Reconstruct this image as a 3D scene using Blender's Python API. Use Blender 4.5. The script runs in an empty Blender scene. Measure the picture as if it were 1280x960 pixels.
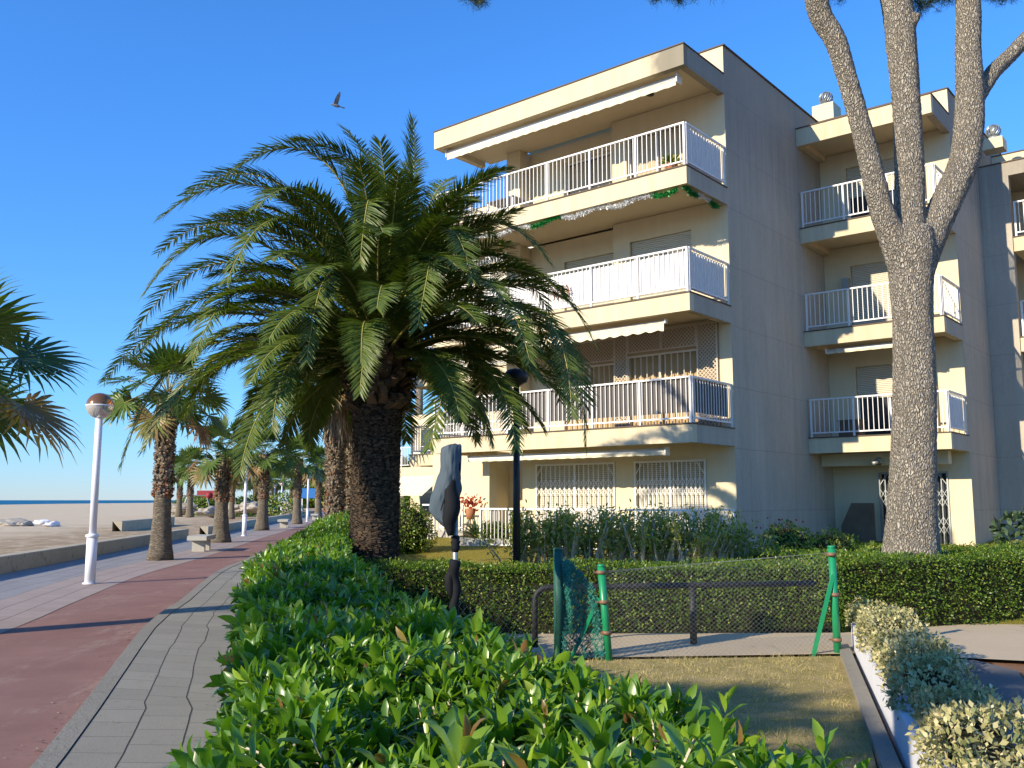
import bpy, math, random
import numpy as np
from mathutils import Vector, Matrix
R = random.Random(7); NR = np.random.default_rng(11)
S = bpy.context.scene
COL = S.collection
rad = math.radians

# ------------------------------------------------------------------ camera
F, TH, H = 1141., rad(7.25), 1.7
cam = bpy.data.objects.new('camera', bpy.data.cameras.new('camera')); COL.objects.link(cam)
cam.location = (0, 0, H); cam.rotation_euler = (rad(90) + TH, 0, 0)
cam.data.sensor_width = 36; cam.data.lens = 36 * F / 1280
cam.data.clip_start = .05; cam.data.clip_end = 40000
S.camera = cam
_c, _s = math.cos(TH), math.sin(TH)
def at(u, v, Y):            # survey helper: bearing (u, v) read off the photo at distance Y -> world metres
    a = (u - 640) / F; b = (480 - v) / F
    x, y, w = a, _c - b * _s, _s + b * _c
    t = Y / y
    return (x * t, Y, H + w * t)
def gnd(u, v, z=0):
    a = (u - 640) / F; b = (480 - v) / F
    x, y, w = a, _c - b * _s, _s + b * _c
    t = (z - H) / w
    return (x * t, y * t)

# ------------------------------------------------------------------ light
AZ = (-.785, -.620); EL = rad(22.3)
ts = Vector((AZ[0] * math.cos(EL), AZ[1] * math.cos(EL), math.sin(EL))).normalized()
W = bpy.data.worlds.new('World'); S.world = W; W.use_nodes = True
nt = W.node_tree; bg = nt.nodes['Background']
sky = nt.nodes.new('ShaderNodeTexSky'); sky.sky_type = 'NISHITA'; sky.sun_disc = False
sky.sun_elevation = EL; sky.sun_rotation = math.atan2(ts.x, ts.y)
sky.air_density = 1.0; sky.dust_density = 0.; sky.ozone_density = 2.0; sky.altitude = 0
tn = nt.nodes.new('ShaderNodeMix'); tn.data_type = 'RGBA'; tn.blend_type = 'MULTIPLY'; tn.inputs[0].default_value = 1.; 
tc_ = nt.nodes.new('ShaderNodeTexCoord'); sp_ = nt.nodes.new('ShaderNodeSeparateXYZ'); rm_ = nt.nodes.new('ShaderNodeValToRGB')
nt.links.new(tc_.outputs['Generated'], sp_.inputs[0]); nt.links.new(sp_.outputs[2], rm_.inputs[0]); nt.links.new(rm_.outputs[0], tn.inputs[7])
el_ = rm_.color_ramp.elements; el_[0].position = 0.; el_[0].color = (.46, .66, 1.20, 1); el_[1].position = .42; el_[1].color = (.42, 1.0, 1.70, 1)
e_ = el_.new(.10); e_.color = (.44, .82, 1.30, 1)
nt.links.new(sky.outputs[0], tn.inputs[6]); nt.links.new(tn.outputs[2], bg.inputs[0]); bg.inputs[1].default_value = .12
sl = bpy.data.lights.new('sun', 'SUN'); sl.energy = 5.0; sl.angle = rad(.53); sl.color = (1, .87, .67)
so = bpy.data.objects.new('sun', sl); COL.objects.link(so); so.rotation_euler = ts.to_track_quat('Z', 'Y').to_euler(); so.location = (-20, -15, 30)
S.view_settings.view_transform = 'Standard'; S.view_settings.look = 'None'; S.view_settings.gamma = 1
S.view_settings.exposure = 0.55
S.view_settings.use_curve_mapping = False
S.render.engine = 'CYCLES'
S.cycles.max_bounces = 6; S.cycles.diffuse_bounces = 3; S.cycles.glossy_bounces = 3; S.cycles.transmission_bounces = 4; S.cycles.transparent_max_bounces = 8
S.cycles.use_denoising = True
S.cycles.use_adaptive_sampling = True; S.cycles.adaptive_threshold = .02

# ------------------------------------------------------------------ materials
class N:
    def __init__(s, name, rough=.6, spec=.3):
        s.m = bpy.data.materials.new(name); s.m.use_nodes = True
        s.t = s.m.node_tree; s.b = s.t.nodes['Principled BSDF']
        s.b.inputs['Roughness'].default_value = rough; s.b.inputs['Specular IOR Level'].default_value = spec
    def n(s, typ, **kw):
        x = s.t.nodes.new('ShaderNode' + typ)
        for k, v in kw.items():
            if k.startswith('i_'):
                x.inputs[k[2:].replace('_', ' ')].default_value = v
            else: setattr(x, k, v)
        return x
    def l(s, a, b): s.t.links.new(a, b)
    def coord(s, kind='Object', scale=(1, 1, 1), rot=(0, 0, 0)):
        c = s.n('TexCoord'); m = s.n('Mapping'); m.inputs['Scale'].default_value = scale; m.inputs['Rotation'].default_value = rot
        s.l(c.outputs[kind], m.inputs[0]); return m.outputs[0]
    def noise(s, vec, scale, detail=4, rough=.55):
        x = s.n('TexNoise'); x.inputs['Scale'].default_value = scale; x.inputs['Detail'].default_value = detail; x.inputs['Roughness'].default_value = rough
        s.l(vec, x.inputs['Vector']); return x.outputs['Fac']
    def ramp(s, fac, stops):
        r = s.n('ValToRGB'); e = r.color_ramp.elements
        while len(e) < len(stops): e.new(.5)
        for i, (p, c) in enumerate(stops):
            e[i].position = p; e[i].color = (*c, 1) if len(c) == 3 else c
        s.l(fac, r.inputs[0]); return r.outputs[0]
    def mix(s, fac, a, b, mode='MIX'):
        x = s.n('Mix', data_type='RGBA', blend_type=mode)
        for sock, v in ((x.inputs[0], fac), (x.inputs[6], a), (x.inputs[7], b)):
            if isinstance(v, (int, float)): sock.default_value = v
            elif isinstance(v, tuple): sock.default_value = (*v, 1)
            else: s.l(v, sock)
        return x.outputs[2]
    def math(s, op, a, b=0.):
        x = s.n('Math', operation=op)
        for i, v in enumerate((a, b)):
            if isinstance(v, (int, float)): x.inputs[i].default_value = v
            else: s.l(v, x.inputs[i])
        return x.outputs[0]
    def color(s, c):
        if isinstance(c, tuple): s.b.inputs['Base Color'].default_value = (*c, 1)
        else: s.l(c, s.b.inputs['Base Color'])
        s.col = c
    def bump(s, h, strength=.3, dist=.02):
        x = s.n('Bump'); x.inputs['Strength'].default_value = strength; x.inputs['Distance'].default_value = dist
        s.l(h, x.inputs['Height']); s.l(x.outputs[0], s.b.inputs['Normal']); s.bn = x.outputs[0]
    def translucent(s, fac, tint=(1.3, 1.4, .5)):
        tr = s.n('BsdfTranslucent'); mx = s.n('MixShader'); mx.inputs[0].default_value = fac
        if isinstance(s.col, tuple): tr.inputs[0].default_value = (s.col[0] * tint[0], s.col[1] * tint[1], s.col[2] * tint[2], 1)
        else: s.l(s.mix(1., s.col, tint, 'MULTIPLY'), tr.inputs[0])
        out = s.t.nodes['Material Output']
        s.l(s.b.outputs[0], mx.inputs[1]); s.l(tr.outputs[0], mx.inputs[2]); s.l(mx.outputs[0], out.inputs[0])

def plain(name, c, rough=.6, metal=0, spec=.3, var=.12, vs=6):
    m = N(name, rough, spec); v = m.coord()
    f = m.noise(v, vs, 5)
    m.color(m.mix(f, tuple(x * (1 - var) for x in c), tuple(min(1, x * (1 + var)) for x in c)))
    m.b.inputs['Metallic'].default_value = metal
    return m.m

def plaster(name, c, stain=.25):
    m = N(name, .85, .15); v = m.coord()
    big = m.noise(v, .7, 5, .6)
    streak = m.noise(m.coord(scale=(2.5, 2.5, .22)), 1.6, 6, .65)
    fine = m.noise(v, 60, 3)
    base = m.mix(big, tuple(x * .9 for x in c), tuple(min(1, x * 1.05) for x in c))
    st = m.ramp(streak, [(.35, (0, 0, 0)), (.75, (1, 1, 1))])
    base = m.mix(m.math('MULTIPLY', st, stain), base, tuple(x * k for x, k in zip(c, (.62, .6, .6))))
    base = m.mix(m.math('MULTIPLY', fine, .16), base, tuple(x * .7 for x in c))
    if name == 'cream painted slab edge':      # old black run-off stain at the outer corner of the roof edge
        sp = m.n('SeparateXYZ'); m.l(v, sp.inputs[0])
        a = m.math('ADD', sp.outputs[0], m.math('MULTIPLY', m.noise(v, 3, 5), .7))
        k = m.math('MULTIPLY', m.ramp(m.math('ADD', a, 1.), [(.35, (0, 0, 0)), (.75, (1, 1, 1))]), m.math('GREATER_THAN', sp.outputs[2], 11.5))
        k = m.math('MULTIPLY', k, m.math('LESS_THAN', sp.outputs[0], .002)); base = m.mix(m.math('MULTIPLY', k, .75), base, (.13, .125, .10))
    m.color(base); m.bump(m.noise(v, 45, 4, .7), .25, .006)
    return m.m

CREAM = (.70, .60, .40)
M = {}
M['wall'] = plaster('cream render', CREAM)
M['fascia'] = plaster('cream painted slab edge', (.68, .575, .38), .6)
# side wall: same render, weathered, and greyer because shade is put into its colour, with day joints every metre or so
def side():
    m = N('shade-greyed weathered cream render', .9, .1); v = m.coord()
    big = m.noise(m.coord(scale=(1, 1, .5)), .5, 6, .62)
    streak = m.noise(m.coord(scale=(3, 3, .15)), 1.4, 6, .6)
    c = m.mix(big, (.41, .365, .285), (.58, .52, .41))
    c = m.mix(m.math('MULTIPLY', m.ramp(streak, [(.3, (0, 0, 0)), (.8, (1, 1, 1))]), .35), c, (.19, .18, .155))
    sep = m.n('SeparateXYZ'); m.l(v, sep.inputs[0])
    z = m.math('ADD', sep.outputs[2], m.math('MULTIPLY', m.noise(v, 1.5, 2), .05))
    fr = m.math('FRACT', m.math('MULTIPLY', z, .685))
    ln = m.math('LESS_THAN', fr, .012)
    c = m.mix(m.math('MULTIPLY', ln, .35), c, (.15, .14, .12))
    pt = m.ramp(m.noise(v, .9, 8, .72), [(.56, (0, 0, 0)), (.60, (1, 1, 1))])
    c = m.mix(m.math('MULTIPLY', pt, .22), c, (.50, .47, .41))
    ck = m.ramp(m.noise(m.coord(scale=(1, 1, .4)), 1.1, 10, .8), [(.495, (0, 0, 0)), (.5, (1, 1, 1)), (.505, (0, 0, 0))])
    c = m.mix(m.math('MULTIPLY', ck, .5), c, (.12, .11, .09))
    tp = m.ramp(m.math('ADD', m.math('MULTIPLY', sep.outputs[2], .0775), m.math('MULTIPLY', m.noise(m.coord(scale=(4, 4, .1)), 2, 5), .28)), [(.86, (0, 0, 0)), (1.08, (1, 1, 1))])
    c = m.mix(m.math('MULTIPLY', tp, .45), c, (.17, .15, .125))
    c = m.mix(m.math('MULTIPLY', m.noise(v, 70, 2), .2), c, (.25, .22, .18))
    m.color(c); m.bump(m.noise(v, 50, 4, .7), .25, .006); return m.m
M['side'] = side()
M['ceil'] = plaster('balcony ceiling paint', (.66, .55, .36), .15)
M['coping'] = plain('dark drip edge', (.10, .075, .055), .7)
M['white'] = plain('white painted metal', (.76, .74, .70), .45, 0, .4, .10, 9)
M['whitep'] = plain('white pole paint', (.78, .77, .80), .3, 0, .5, .06, 4)
M['cloth'] = plain('white windbreak cloth', (.74, .72, .68), .9, 0, .1, .08, 5)
M['darkcloth'] = plain('grey windbreak cloth', (.12, .11, .10), .9, 0, .1, .15, 4)
M['shutter'] = None
def shutter():
    m = N('rolling shutter slats', .55, .3); v = m.coord()
    sep = m.n('SeparateXYZ'); m.l(v, sep.inputs[0])
    fr = m.math('FRACT', m.math('MULTIPLY', sep.outputs[2], 20.))
    ln = m.math('LESS_THAN', fr, .22)
    m.color(m.mix(ln, (.60, .55, .42), (.24, .20, .14)))
    m.bump(m.math('SINE', m.math('MULTIPLY', sep.outputs[2], 125.6)), .5, .012); return m.m
M['shutter'] = shutter()
M['tan'] = plain('tan slatted blind', (.42, .30, .16), .8, 0, .1, .15, 5)
M['curtain'] = plain('curtain behind glass', (.52, .42, .28), .9, 0, .1, .2, 3)
def glass():
    m = N('dark window glass', .06, .6); m.color((.035, .04, .045)); return m.m
M['glass'] = glass()
M['lattice'] = plain('cream painted lattice', (.62, .54, .42), .7)
M['awn'] = plain('white awning cassette', (.78, .76, .70), .45, 0, .4, .05, 3)
M['valance'] = plain('cream awning cloth', (.70, .63, .46), .9, 0, .1, .12, 8)
M['soilw'] = plain('brown clay', (.28, .12, .06), .8)
M['tin_w'] = plain('white tinsel', (.72, .72, .70), .35, .3, .5, .2, 30)
M['tin_g'] = plain('green tinsel', (.01, .22, .04), .35, .3, .5, .3, 30)
M['green'] = None
def greenpaint():
    m = N('glossy green paint', .35, .5); v = m.coord()
    c = m.mix(m.noise(v, 14, 4), (.008, .20, .075), (.015, .27, .11))
    c = m.mix(m.math('MULTIPLY', m.ramp(m.noise(v, 55, 5, .7), [(.62, (0, 0, 0)), (.72, (1, 1, 1))]), .5), c, (.10, .07, .04))
    m.color(c); return m.m
M['green'] = greenpaint()
M['oldgreen'] = plain('faded dark green paint', (.02, .085, .06), .6, 0, .3, .4, 20)
M['net'] = plain('green plastic netting', (.03, .20, .15), .6, 0, .3, .3, 10)
M['galv'] = plain('galvanised wire', (.30, .32, .31), .45, .4, .5, .3, 12)
M['rust'] = plain('rusty clamp', (.22, .13, .08), .6, .3)
M['blackm'] = plain('matte black plastic', (.010, .011, .013), .8, 0, .2, .4, 8)
M['black'] = plain('black painted metal', (.018, .02, .024), .45, 0, .4, .4, 8)
M['blackr'] = plain('peeling black pipe paint', (.022, .022, .022), .6, 0, .3, .8, 25)
def tarp():
    m = N('grey-blue plastic bag', .7, .25); v = m.coord(scale=(1, 1, .5))
    m.color(m.mix(m.noise(v, 3), (.05, .07, .085), (.085, .115, .135)))
    m.bump(m.noise(m.coord(scale=(1, 1, .35), rot=(.3, .5, 0)), 9, 3), .5, .04); return m.m
M['tarp'] = tarp()
M['conc'] = plaster('grey concrete', (.42, .39, .33), .4)
M['benchc'] = plaster('pale cast concrete', (.50, .48, .41), .35)
def wallconc(name, c1, c2, dark):
    m = N(name, .9, .1); v = m.coord()
    c = m.mix(m.noise(v, 1.3, 6, .65), c1, c2)
    sp = m.ramp(m.noise(m.coord(scale=(1, 1, .6)), 7, 6, .75), [(.56, (0, 0, 0)), (.66, (1, 1, 1))])
    c = m.mix(m.math('MULTIPLY', sp, .6), c, dark)
    m.color(c); m.bump(m.noise(v, 25, 6, .7), .5, .02); return m.m
M['lowwall'] = wallconc('stained sea wall', (.40, .34, .24), (.54, .48, .36), (.10, .075, .045))
M['planterw'] = plaster('whitewashed block', (.72, .73, .75), .12)
M['kerb'] = wallconc('weathered kerb', (.23, .215, .175), (.30, .28, .23), (.17, .155, .12))

# -- ground
def sandm():
    m = N('beach sand', .95, .05); v = m.coord()
    c = m.mix(m.noise(v, .35, 8, .7), (.56, .44, .28), (.70, .57, .39))
    # scrubby dry grass near the wall (position dependent vegetation, irregular edge)
    sep = m.n('SeparateXYZ'); m.l(v, sep.inputs[0])
    d = m.math('ADD', sep.outputs[0], m.math('MULTIPLY', sep.outputs[1], .145))
    d = m.math('ADD', d, m.math('MULTIPLY', m.noise(v, .25, 5), 14.))
    g = m.ramp(m.math('MULTIPLY', m.math('ADD', d, 26.), .05), [(.55, (0, 0, 0)), (.95, (1, 1, 1))])
    pat = m.ramp(m.noise(m.coord(scale=(1, .5, 1)), 1.3, 8, .75), [(.36, (0, 0, 0)), (.52, (1, 1, 1))])
    c = m.mix(m.math('MULTIPLY', m.math('MULTIPLY', g, pat), .7), c, (.26, .17, .09))
    pat2 = m.ramp(m.noise(v, .8, 7, .7), [(.55, (0, 0, 0)), (.68, (1, 1, 1))])
    c = m.mix(m.math('MULTIPLY', m.math('MULTIPLY', g, pat2), .6), c, (.22, .19, .09))
    m.color(c); m.bump(m.noise(v, 3, 8, .7), .6, .15); return m.m
M['sand'] = sandm()
def seam():
    m = N('sea water', .75, .08); v = m.coord(scale=(.3, 1, 1))
    m.color(m.mix(m.noise(v, .02, 4), (.012, .12, .22), (.02, .17, .29)))
    m.bump(m.noise(m.coord(), .6, 6), .6, .6); return m.m
M['sea'] = seam()
def soil():
    m = N('garden soil', .95, .05); v = m.coord()
    c = m.mix(m.noise(v, 2.5, 8, .7), (.16, .085, .045), (.34, .20, .12))
    m.color(c); m.bump(m.noise(v, 14, 7, .7), .8, .03); return m.m
M['soil'] = soil()
def redm():
    m = N('red asphalt', .85, .15); v = m.coord()
    c = m.mix(m.ramp(m.noise(v, .8, 8, .72), [(.3, (0, 0, 0)), (.7, (1, 1, 1))]), (.24, .13, .105), (.33, .195, .155))
    c = m.mix(m.math('MULTIPLY', m.noise(v, 160, 2), .35), c, (.13, .055, .045))
    c = m.mix(m.math('MULTIPLY', m.ramp(m.noise(v, 5, 8, .8), [(.60, (0, 0, 0)), (.72, (1, 1, 1))]), .45), c, (.17, .11, .07))
    c = m.mix(m.math('MULTIPLY', m.ramp(m.noise(m.coord(scale=(1, .3, 1)), 1.7, 9, .8), [(.54, (0, 0, 0)), (.66, (1, 1, 1))]), .5), c, (.42, .33, .25))
    m.color(c); m.bump(m.noise(v, 130, 3), .4, .004); return m.m
M['red'] = redm()
def tiles(name, c1, c2, pink=0, row=.36, brick=.42, lw=.05):
    m = N(name, .85, .2); uv = m.coord('UV'); v = m.coord()
    sep = m.n('SeparateXYZ'); m.l(uv, sep.inputs[0])       # x across (m), y along (m)
    cmb = m.n('CombineXYZ'); m.l(sep.outputs[1], cmb.inputs[0]); m.l(sep.outputs[0], cmb.inputs[1])
    b = m.n('TexBrick'); b.offset = .5
    m.l(cmb.outputs[0], b.inputs['Vector'])
    for k, val in (('Scale', 1.), ('Mortar Size', .008), ('Brick Width', brick), ('Row Height', row), ('Bias', 0.), ('Mortar Smooth', .2)):
        b.inputs[k].default_value = val
    b.inputs['Color1'].default_value = (*c1, 1); b.inputs['Color2'].default_value = (*c2, 1); b.inputs['Mortar'].default_value = (*tuple(x * .55 for x in c1), 1)
    wob = m.math('MULTIPLY', m.noise(v, 3, 3), .016)
    fr = m.math('FRACT', m.math('DIVIDE', m.math('ADD', sep.outputs[0], wob), row))
    ln = m.math('LESS_THAN', fr, lw)
    c = m.mix(m.math('MULTIPLY', m.noise(v, 1.2, 7, .7), .75), b.outputs[0], tuple(x * .66 for x in c2))
    if pink:
        pk = m.math('LESS_THAN', m.math('FRACT', m.math('MULTIPLY', sep.outputs[0], pink)), .5)
        c = m.mix(m.math('MULTIPLY', pk, .75), c, (.36, .25, .20))
    c = m.mix(m.math('MULTIPLY', m.ramp(m.noise(v, 9, 8, .75), [(.55, (0, 0, 0)), (.7, (1, 1, 1))]), .35), c, tuple(x * .45 for x in c1))
    c = m.mix(ln, c, (.045, .042, .038))
    m.color(c)
    m.bump(m.math('SUBTRACT', m.noise(v, 60, 4), m.math('MULTIPLY', ln, 3.)), .4, .006); return m.m
M['pave'] = tiles('grey pavement slabs', (.265, .25, .20), (.33, .31, .25), lw=.03)
M['prom'] = tiles('promenade slabs', (.27, .265, .26), (.33, .32, .31), row=.6, brick=.6, lw=.02)
M['promp'] = tiles('pinkish promenade slabs', (.36, .29, .245), (.42, .34, .29), row=.45, brick=.45, lw=.03)
def concp():
    m = N('worn concrete path', .9, .12); v = m.coord()
    c = m.mix(m.noise(v, 1.1, 8, .7), (.56, .44, .28), (.70, .57, .38))
    c = m.mix(m.math('MULTIPLY', m.noise(v, 90, 3), .4), c, (.17, .14, .10))
    cr = m.ramp(m.noise(m.coord(scale=(1, .35, 1)), 2.2, 9, .8), [(.57, (0, 0, 0)), (.61, (1, 1, 1))])
    c = m.mix(m.math('MULTIPLY', cr, .35), c, (.14, .11, .08))
    m.color(c); m.bump(m.noise(v, 50, 5), .5, .008); return m.m
M['concp'] = concp()
def asph():
    m = N('old grey asphalt', .9, .12); v = m.coord()
    c = m.mix(m.noise(v, .9, 8, .65), (.14, .135, .125), (.23, .22, .20))
    c = m.mix(m.math('MULTIPLY', m.noise(v, 140, 2), .5), c, (.07, .065, .06))
    m.color(c); m.bump(m.noise(v, 110, 4), .6, .006); return m.m
M['asph'] = asph()
def lawn(name, a, b, dry):
    m = N(name, .95, .05); v = m.coord()
    c = m.mix(m.noise(v, 1.6, 8, .7), a, b)
    c = m.mix(m.ramp(m.noise(v, 3.5, 8, .8), [(.42, (0, 0, 0)), (.62, (1, 1, 1))]), c, dry)
    c = m.mix(m.math('MULTIPLY', m.noise(v, 120, 3), .5), c, (.06, .055, .02))
    m.color(c); m.bump(m.noise(v, 60, 6, .8), .9, .02); return m.m
M['lawn'] = lawn('dry front lawn', (.34, .29, .10), (.48, .40, .16), (.58, .45, .22))
M['glawn'] = lawn('yellowish back lawn', (.24, .22, .03), (.36, .30, .045), (.40, .31, .07))

# -- foliage: 'rnd' is a per-leaf random value
def leaf(name, stops, rough=.45, spec=.35, tl=.22, tint=(1.25, 1.45, .45), edge=None, coat=0):
    m = N(name, rough, spec)
    a = m.n('Attribute', attribute_name='rnd'); c = m.ramp(a.outputs['Fac'], stops)
    m.color(c)
    if coat: m.b.inputs['Coat Weight'].default_value = coat; m.b.inputs['Coat Roughness'].default_value = .25
    m.translucent(tl, tint); return m.m
M['bigleaf'] = leaf('glossy laurel leaf', [(0, (.035, .10, .010)), (.4, (.09, .20, .014)), (.75, (.18, .31, .022)), (.95, (.30, .40, .04)), (.975, (.34, .24, .05)), (1., (.20, .11, .04))], .36, .5, .36, (1.5, 1.6, .4), coat=.25)
M['smallleaf'] = leaf('clipped hedge leaf', [(0, (.035, .085, .010)), (.45, (.10, .18, .016)), (.8, (.23, .30, .035)), (.97, (.42, .38, .07)), (1, (.30, .13, .05))], .4, .4, .28)
M['varieg'] = leaf('cream-edged variegated leaf', [(0, (.16, .19, .07)), (.35, (.38, .36, .16)), (.7, (.62, .54, .27)), (1, (.80, .70, .42))], .55, .3, .2, (1.1, 1.1, .7))
M['oleander'] = leaf('narrow shrub leaf', [(0, (.09, .14, .025)), (.5, (.23, .29, .05)), (.85, (.40, .42, .11)), (1, (.46, .38, .13))], .5, .3, .25)
M['datefrond'] = leaf('date palm leaflet', [(0, (.05, .08, .014)), (.5, (.10, .145, .022)), (.8, (.17, .20, .035)), (.93, (.24, .21, .05)), (1, (.36, .25, .09))], .40, .35, .2, (1.4, 1.6, .35))
M['fanfrond'] = leaf('fan palm leaf', [(0, (.045, .085, .018)), (.45, (.10, .155, .028)), (.75, (.17, .20, .04)), (.85, (.26, .19, .07)), (1, (.30, .17, .07))], .45, .4, .25)
M['rachis'] = plain('yellow-green leaf stalk', (.30, .27, .07), .45, 0, .4, .25, 5)
M['needle'] = leaf('pine needle', [(0, (.015, .035, .012)), (.6, (.035, .065, .018)), (1, (.09, .11, .03))], .5, .3, .15)
M['yucca'] = leaf('spiky leaf', [(0, (.03, .06, .03)), (1, (.10, .15, .07))], .45, .4, .2)
M['redleaf'] = leaf('red bract', [(0, (.35, .03, .015)), (1, (.5, .10, .04))], .5, .3, .3, (1.2, .8, .6))
M['core'] = plain('dark light-stop core', (.03, .028, .014), .95, 0, .05, .5, 12)  # filler for the solid cores that stop light, no twigs modelled
M['twig'] = plain('grey-brown stems', (.52, .46, .33), .85, 0, .1, .35, 14)
M['grassb'] = leaf('dry grass blade', [(0, (.28, .27, .07)), (.5, (.52, .43, .17)), (1, (.68, .55, .28))], .7, .2, .2)
def bark():
    m = N('pine bark', .95, .08); v = m.coord(scale=(1, 1, .42))
    w = m.n('TexNoise'); w.inputs['Scale'].default_value = 12; m.l(v, w.inputs[0])
    vv = m.n('VectorMath', operation='ADD'); sc = m.n('VectorMath', operation='SCALE'); sc.inputs['Scale'].default_value = .11
    m.l(w.outputs['Color'], sc.inputs[0]); m.l(v, vv.inputs[0]); m.l(sc.outputs[0], vv.inputs[1])
    vo = m.n('TexVoronoi', feature='DISTANCE_TO_EDGE'); vo.inputs['Scale'].default_value = 32; m.l(vv.outputs[0], vo.inputs[0])
    v2 = m.n('TexVoronoi'); v2.inputs['Scale'].default_value = 32; m.l(vv.outputs[0], v2.inputs[0])
    plate = m.ramp(m.math('ADD', vo.outputs[0], m.math('MULTIPLY', m.noise(v, 70, 4, .7), .12)), [(.05, (0, 0, 0)), (.17, (1, 1, 1))])
    c = m.mix(m.ramp(m.noise(v, 40, 6, .75), [(.34, (0, 0, 0)), (.62, (1, 1, 1))]), (.27, .235, .19), (.58, .52, .41))
    c = m.mix(m.math('MULTIPLY', m.ramp(m.noise(v, 3, 6), [(.35, (0, 0, 0)), (.65, (1, 1, 1))]), .5), c, (.34, .30, .235))
    c = m.mix(plate, (.085, .07, .052), c)
    c = m.mix(m.math('MULTIPLY', m.ramp(m.noise(v, 2.0, 6), [(.62, (0, 0, 0)), (.70, (1, 1, 1))]), .45), c, (.30, .20, .12))
    m.color(c)
    h = m.math('ADD', m.math('MULTIPLY', m.ramp(vo.outputs[0], [(0, (0, 0, 0)), (.3, (1, 1, 1))]), 1.), m.math('MULTIPLY', m.noise(v, 60, 5), .4))
    m.bump(h, 1., .035); return m.m
M['bark'] = bark()
def ptrunk(name, c1, c2, dark, sc=9, zs=1.6):
    m = N(name, .95, .08); v = m.coord(scale=(1, 1, zs))
    vo = m.n('TexVoronoi', feature='DISTANCE_TO_EDGE'); vo.inputs['Scale'].default_value = sc; m.l(v, vo.inputs[0])
    c = m.mix(m.noise(v, 3, 6, .7), c1, c2)
    c = m.mix(m.ramp(vo.outputs[0], [(0, (1, 1, 1)), (.2, (0, 0, 0))]), c, dark)
    c = m.mix(m.math('MULTIPLY', m.noise(v, 40, 4), .5), c, dark)
    m.color(c); m.bump(m.math('ADD', m.ramp(vo.outputs[0], [(0, (0, 0, 0)), (.25, (1, 1, 1))]), m.noise(v, 30, 4)), 1., .04); return m.m
M['datetrunk'] = ptrunk('date palm trunk', (.085, .065, .05), (.17, .13, .095), (.02, .016, .012), 11, 2.4)
M['fantrunk'] = ptrunk('smooth palm base', (.32, .27, .205), (.46, .39, .29), (.18, .145, .10), 5, 7)
M['boots'] = leaf('old leaf bases', [(0, (.09, .065, .045)), (.5, (.24, .18, .12)), (.85, (.42, .35, .26)), (1, (.30, .13, .06))], .9, .1, .02, (1, 1, 1))
M['dateboots'] = leaf('cut frond stubs', [(0, (.06, .045, .032)), (.6, (.15, .105, .07)), (1, (.30, .18, .09))], .9, .1, .02, (1, 1, 1))
M['copper'] = None
def globe():
    m = N('lamp globe upper half', .12, .6); m.color((.50, .20, .075)); m.b.inputs['Metallic'].default_value = .75; return m.m
M['copper'] = globe()
def globe2():
    m = N('lamp globe clear half', .1, .6); m.color((.62, .60, .56)); m.b.inputs['Metallic'].default_value = .55; return m.m
M['clear'] = globe2()
M['redp'] = plain('red painted metal', (.26, .03, .035), .6)
M['bluep'] = plain('blue sign paint', (.03, .16, .45), .5)
M['rock'] = wallconc('pale rock', (.30, .27, .22), (.44, .40, .34), (.10, .09, .07))
M['bag'] = plain('white sacks', (.70, .70, .72), .7)
M['brickb'] = plain('brown brick', (.20, .13, .085), .9, 0, .1, .35, 9)
M['wood'] = plain('dark wooden boards', (.17, .115, .075), .7, 0, .2, .3, 4)
M['terra'] = plain('terracotta', (.36, .15, .07), .8)
M['feather'] = plain('grey feathers', (.16, .17, .20), .7, 0, .2, .3, 30)
M['featherw'] = plain('pale feathers', (.6, .6, .62), .7)

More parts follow.
